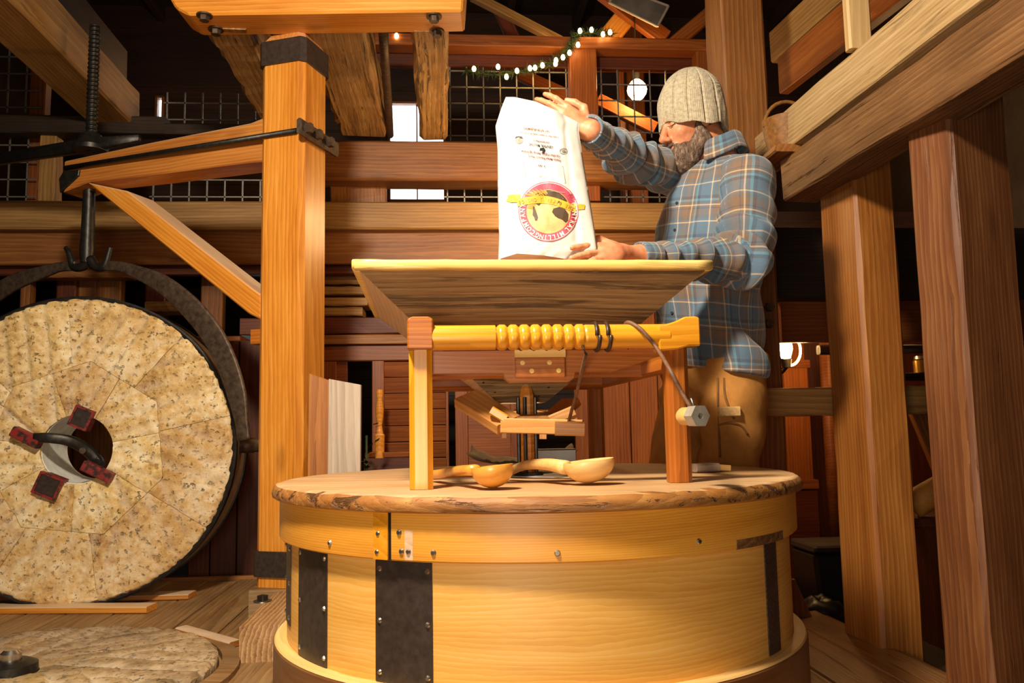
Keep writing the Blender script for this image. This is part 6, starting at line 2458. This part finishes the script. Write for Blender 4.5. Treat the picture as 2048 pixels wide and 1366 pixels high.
def sleeve(name, sh, el, wr, radii, seed, bend_n):
    """tube sleeve with folds; radii at shoulder, above elbow, below elbow, cuff"""
    ab, bc = (el - sh), (wr - el)
    L1, L2 = ab.length, bc.length

    def f(p):
        r0, r1, r2, r3 = radii
        d1 = s_cone(p, sh, el, r0, r1)
        d2 = s_cone(p, el, wr, r2, r3)
        d = smin(d1, d2, 0.035)
        a1 = np.clip(((p - A(sh)) @ A(ab)) / L1 ** 2, 0, 1)
        a2 = np.clip(((p - A(el)) @ A(bc)) / L2 ** 2, 0, 1)
        s_ = a1 * L1 + a2 * L2
        near_el = np.exp(-((s_ - L1) / 0.11) ** 2)
        q = p @ A(bend_n)
        w_ = np.sin(s_ * 62 + 5 * q * 6 + 2.2 * npnoise(p, 13, seed)) * (0.003 + 0.011 * near_el)
        w_ = w_ + 0.008 * npnoise(p, 19, seed + 3) + np.sin(s_ * 95 + 20 * q) * 0.005 * np.clip((s_ - L1 - 0.05) / 0.1, 0, 1)
        d = d + w_
        # cuff band and clean end
        end = (p - A(wr)) @ A(bc.normalized())
        cuff = np.abs(s_cone(p, wr - bc.normalized() * 0.055, wr + bc.normalized() * 0.02, r3 * 1.0, r3 * 0.94)) - 0.0035
        cuff = smax(cuff, np.abs(end + 0.018) - 0.034, 0.003)
        d = smax(d, end - 0.004, 0.006)
        return np.minimum(d, cuff)

    ref = (Vector((0, 0, 1)) - ab.normalized() * ab.normalized().z).normalized()
    if abs(ab.normalized().z) > 0.85:
        ref = F0

    def gc(p):
        d1 = np.abs(s_cone(p, sh, el, radii[0], radii[1]))
        d2 = np.abs(s_cone(p, el, wr, radii[2], radii[3]))
        out = np.zeros((len(p), 3), dtype=np.float32)
        a1 = ((p - A(sh)) @ A(ab)) / L1
        a2 = ((p - A(el)) @ A(bc)) / L2
        w_ = 1 / (1 + np.exp(-(d1 - d2) / 0.008))
        out[:, 1] = np.where(w_ > 0.5, L1 + a2, a1)
        x1, x2 = ab.normalized(), bc.normalized()
        y = x1.cross(x2)
        y = y.normalized() if y.length > 0.15 else (ref - x1 * ref.dot(x1)).normalized()
        q1, q2 = p - A(sh), p - A(el)
        t1 = np.arctan2(q1 @ A(y), q1 @ A(x1.cross(y)))
        t2 = np.arctan2(q2 @ A(y), q2 @ A(x2.cross(y)))
        out[:, 0] = np.where(w_ > 0.5, t2, t1) * 0.07
        return out

    lo, hi = bounds([sh, el, wr + bc.normalized() * 0.03], max(radii) + 0.03)
    return sdf_object(name, f, lo, hi, 0.0046, M['plaid'], man, 0.03, gc)


sleeve('sleeve', Lsh, Lel, Lwr, (0.094, 0.080, 0.072, 0.038), 1.0, LB_)
sleeve('sleeve', Rsh, Rel, Rwr, (0.086, 0.066, 0.062, 0.040), 4.0, Zv)

# collar: a folded band standing round the neck, open in front
def collar():
    vs, fs, gc = [], [], []
    n = 36
    prof = [(0.0, -0.028), (0.006, 0.018), (0.012, 0.030), (0.020, 0.026), (0.034, -0.012), (0.042, -0.036), (0.037, -0.038), (0.028, -0.012), (0.016, 0.018)]
    m = len(prof)
    for i in range(n + 1):
        a = math.radians(28 + 304 * i / n)
        d = FB_ * math.cos(a) + LB_ * math.sin(a)
        front = max(0, math.cos(a))
        r = 0.072 + 0.018 * front
        drop = -0.050 * front - 0.0
        for j, (o_, z) in enumerate(prof):
            spread = o_ * (1 + 0.5 * front)
            k = 1 + 0.6 * front if j >= 4 else 1
            vs.append(neck - FB_ * 0.005 + d * (r + spread) + Zv * (0.018 + drop + z * k))
            gc.append((a * 0.08, z + 0.3, 0))
    for i in range(n):
        for j in range(m):
            j2 = (j + 1) % m
            fs.append((i * m + j, (i + 1) * m + j, (i + 1) * m + j2, i * m + j2))
    fs.append(tuple(range(m)))
    fs.append(tuple(range(n * m, n * m + m))[::-1])
    me = fix(mesh('collar', [v - neck for v in vs], fs, True, gc))
    o = link('collar', me, M['plaid'], man, Matrix.Translation(neck))
    s = o.modifiers.new('round', 'SUBSURF')
    s.levels = s.render_levels = 1


collar()
# placket buttons and chest pocket flap
BTN = disc_mesh('button', 0.0055, 0.003, 12, dome=0.8)
BTN.materials.append(plain('shirt_button', H('3c3a3a'), 0.35))


def torso_surface(l_off, z):
    base = A(hipc)
    best = None
    for i in range(90):
        r = 0.05 + 0.0018 * i
        p = hipc + FB_ * (float(np.interp(z, TZ, Tc)) + r) + LB_ * (l_off + float(np.interp(z, TZ, Tl)))
        p.z = z
        v = float(shirt_sdf(np.array([[p.x, p.y, p.z]], dtype=np.float32))[0])
        if v > 0:
            return p
    return p


for z in (1.44, 1.35, 1.26, 1.17, 1.08, 0.99):
    along(BTN, 'button', torso_surface(0.0, z), FB_, man)

# ---- trousers, boots
def trousers_sdf(p):
    d = None
    for i, (h_, k_, a_) in enumerate(LEGS):
        e = smin(s_cone(p, h_ + Zv * 0.03, k_, 0.108, 0.088), s_cone(p, k_, a_ + Zv * 0.02, 0.086, 0.070), 0.03)
        d = e if d is None else smin(d, e, 0.02)
    d = smin(d, s_ell(p, hipc + Zv * 0.02, [tuple(FB_), tuple(LB_), (0, 0, 1)], (0.13, 0.172, 0.14)), 0.04)
    d = d + 0.011 * npnoise(p, 12, 1.0) + 0.007 * np.sin(p[:, 2] * 40 + 6 * npnoise(p, 7, 2.0)) + 0.004 * npnoise(p, 34, 2.0)
    d = smax(d, 0.07 - p[:, 2], 0.008)
    d = smax(d, p[:, 2] - 1.0, 0.008)
    return d


lo, hi = bounds([Lh_, Rh_, Lk, Rk, La, Ra, hipc + Zv * 0.08, hipc + FB_ * 0.1, hipc - FB_ * 0.1], 0.14)
sdf_object('trousers', trousers_sdf, lo, hi, 0.0075, M['canvas'], man, 0.04)


def surf_from(f, start, d, n=160, step=0.002):
    p = Vector(start)
    for i in range(n):
        if float(f(np.array([[p.x, p.y, p.z]], dtype=np.float32))[0]) < 0.0005:
            break
        p = p + d * step
    return p


vf = ray(1456, 826).normalized()
q = surf_from(trousers_sdf, EYE + vf * 2.35, vf, 250)
fo_ = beam('pocket_flap', q - R0 * 0.032 - F0 * 0.014 + Zv * 0.004, q + R0 * 0.032 - F0 * 0.010 + Zv * 0.004, 0.020, 0.030, plain('pale_canvas', H('cfa468'), 0.85, 0, 90, 0.2, 0.3), man, ch=0.003)
for pix in (((1448, 756), (1450, 790), (1458, 815), (1468, 838)), ((1436, 850), (1460, 846), (1482, 852), (1496, 870)), ((1436, 756), (1436, 800), (1438, 860), (1440, 915))):
    pts_ = []
    for px, py in pix:
        v = ray(px, py).normalized()
        pts_.append(surf_from(trousers_sdf, EYE + v * 2.35, v, 250) - v * 0.001)
    tube('seam', smooth_path(pts_, 4), 0.0035, M['seam'], man, 6)
for (a_, nm) in ((La, 'boot'), (Ra, 'boot')):
    def bsdf(p, a_=a_):
        d = s_cone(p, a_ + Zv * 0.06, a_ - Zv * 0.03, 0.058, 0.052)
        d = smin(d, s_cone(p, a_ - Zv * 0.035 + FB_ * 0.02, a_ - Zv * 0.048 + FB_ * 0.15, 0.050, 0.040), 0.03)
        d = smin(d, s_cone(p, a_ - Zv * 0.05 - FB_ * 0.05, a_ - Zv * 0.05 + FB_ * 0.02, 0.042, 0.046), 0.03)
        return smax(d, 0.001 - p[:, 2], 0.006)
    lo, hi = bounds([a_ + Zv * 0.08, a_ + FB_ * 0.18 - Zv * 0.09, a_ - FB_ * 0.08], 0.07)
    sdf_object(nm, bsdf, lo, hi, 0.007, M['boot'], man)


# ---- beard, moustache, hair, brows
def beard_sdf(p):
    H_ = HAX
    d = s_ell(p, hp(0.060, 0, -0.105), H_, (0.048, 0.052, 0.050))
    d = smin(d, s_ell(p, hp(0.064, 0, -0.130), H_, (0.032, 0.036, 0.026)), 0.03)
    for s in (1, -1):
        d = smin(d, s_cone(p, hp(0.006, 0.064 * s, -0.028), hp(0.012, 0.058 * s, -0.080), 0.015, 0.024), 0.02)
        d = smin(d, s_cone(p, hp(0.012, 0.056 * s, -0.080), hp(0.058, 0.036 * s, -0.112), 0.026, 0.030), 0.03)
        d = smin(d, s_cone(p, hp(0.090, 0.006 * s, -0.060), hp(0.070, 0.036 * s, -0.080), 0.0105, 0.014), 0.01)
    d = smax(d, -s_ell(p, hp(0.098, 0, -0.072), H_, (0.016, 0.022, 0.0065)), 0.004)   # mouth stays free
    d = smax(d, -s_ell(p, hp(0.085, 0.0, -0.025), H_, (0.04, 0.055, 0.030)), 0.01)      # cheeks stay free
    return d + 0.0028 * npnoise(p, 130, 0.4) + 0.0025 * npnoise(p, 60, 1.4)


lo, hi = bounds([hp(0.1, 0, -0.03), hp(-0.02, 0.07, -0.03), hp(-0.02, -0.07, -0.03), hp(0.06, 0, -0.18), hp(0.1, 0.03, -0.12)], 0.03)
sdf_object('beard', beard_sdf, lo, hi, 0.0034, M['beard'], man)


def hair_sdf(p):
    H_ = HAX
    d = s_ell(p, hp(-0.022, 0, 0.022), H_, (0.096, 0.081, 0.092))
    q = (p - A(HCn)) @ np.array(HAX, dtype=np.float32).T
    d = smax(d, q[:, 0] + 0.022 + 0.25 * np.abs(q[:, 2]) * 0, 0.01)
    d = smax(d, -(q[:, 2] + 0.058 - 0.25 * (q[:, 0] + 0.05)), 0.008)
    d2 = s_cone(p, hp(0.012, 0.072, 0.01), hp(0.010, 0.069, -0.03), 0.010, 0.008)
    d = np.minimum(d, d2)
    return d + 0.0025 * npnoise(p, 120, 0.9)


lo, hi = bounds([hp(-0.12, 0, 0.1), hp(0.02, 0.08, -0.06), hp(-0.1, -0.08, -0.06)], 0.03)
sdf_object('hair', hair_sdf, lo, hi, 0.0045, M['hair'], man)

for s in (1, -1):
    pth = smooth_path([hp(0.0935, 0.018 * s, 0.000), hp(0.0915, 0.031 * s, -0.0045), hp(0.083, 0.046 * s, -0.001)], 4)
    tube('eyelash', pth, 0.0013, M['hair'], man, 8)

# ---- knitted hat: ribbed dome with an uneven rolled brim
def knit_mat():
    t = NT('oatmeal_knit')
    g_ = t.n('ShaderNodeAttribute', attribute_name='gc').outputs['Vector']
    sp_ = t.n('ShaderNodeSeparateXYZ')
    t.l(g_, sp_.inputs[0])
    u, v = sp_.outputs[0], sp_.outputs[1]
    st = t.math('ABSOLUTE', t.math('SUBTRACT', t.math('FRACT', t.math('MULTIPLY', u, 210)), 0.5))
    vv = t.math('FRACT', t.math('ADD', t.math('MULTIPLY', v, 170), t.math('MULTIPLY', st, 1.0)))
    h = t.math('ADD', t.math('MULTIPLY', t.math('ABSOLUTE', t.math('SUBTRACT', vv, 0.5)), -1.0), t.math('MULTIPLY', st, -1.2))
    n = t.noise(t.vmath('MULTIPLY', g_, (1, 1, 1)), 90, 4, 0.7)
    n2 = t.noise(g_, 420, 2, 0.6)
    f_ = t.math('ADD', t.math('MULTIPLY', n, 0.6), t.math('MULTIPLY', n2, 0.4))
    col = t.ramp(f_, [(0.34, H('8e8068')), (0.5, H('b5a68b')), (0.68, H('d2c5aa'))])
    t.l(col, t.b.inputs['Base Color'])
    t.b.inputs['Roughness'].default_value = 0.95
    t.b.inputs['Specular IOR Level'].default_value = 0.1
    t.b.inputs['Sheen Weight'].default_value = 0.2
    t.bump(h, 0.6, 0.0022)
    return t.m


M['knit'] = knit_mat()
hat_up = (hu * 0.97 - hf * 0.22).normalized()
hat_f = (hf - hat_up * hf.dot(hat_up)).normalized()
hat_l = hat_up.cross(hat_f)
HB0 = hp(-0.010, 0, -0.027)
prof = [(0.93, 0.0), (1.0, -0.006), (1.02, 0.004), (1.02, 0.018), (1.02, 0.045), (1.00, 0.085), (0.955, 0.115), (0.87, 0.143), (0.74, 0.168), (0.56, 0.190), (0.35, 0.206), (0.16, 0.211), (0.04, 0.213)]
pp_ = smooth_path([Vector((a, b, 0)) for a, b in prof], 4)
na = 352
vs, fs, gc = [], [], []
for j, q in enumerate(pp_):
    for i in range(na):
        a = 2 * PI * i / na
        rib = max(0, 1 - abs(((a * 14 / (2 * PI) + 0.3) % 1.0) - 0.5) / 0.085)
        amp = 0.011 * min(1, q.x * 1.3) * (0.35 if j < 8 else 1.0)
        low = 1 if j > 4 else 0.4
        fine = 0.0011 * math.cos(a * 112) * min(1, q.x)
        w_ = 0.006 * mnoise.noise(Vector((math.cos(a) * 1.6, math.sin(a) * 1.6, q.y * 14)))
        rx, ry = 0.118 * q.x, 0.100 * q.x
        k = 1 + (w_ - amp * rib * low + fine) / 0.1
        brim = (0.006 * math.sin(a * 3 + 1) + 0.004 * math.sin(a * 7)) * max(0, 1 - q.y / 0.05) - 0.012 * max(0, 1 - q.y / 0.08) * math.cos(a) * -1
        p = HB0 + hat_f * (rx * k * math.cos(a) - 0.01 * (q.y / 0.19) ** 2) + hat_l * (ry * k * math.sin(a)) + hat_up * (q.y + brim)
        vs.append(p - HB0)
        gc.append((a * 0.1 * (0.35 + 0.65 * q.x), q.y, 0))
for j in range(len(pp_) - 1):
    for i in range(na):
        i2 = (i + 1) % na
        fs.append((j * na + i, j * na + i2, (j + 1) * na + i2, (j + 1) * na + i))
fs.append(tuple(range((len(pp_) - 1) * na, len(pp_) * na)))
me = fix(mesh('knitted_hat', vs, fs, True, gc))
link('knitted_hat', me, M['knit'], man, Matrix.Translation(HB0))
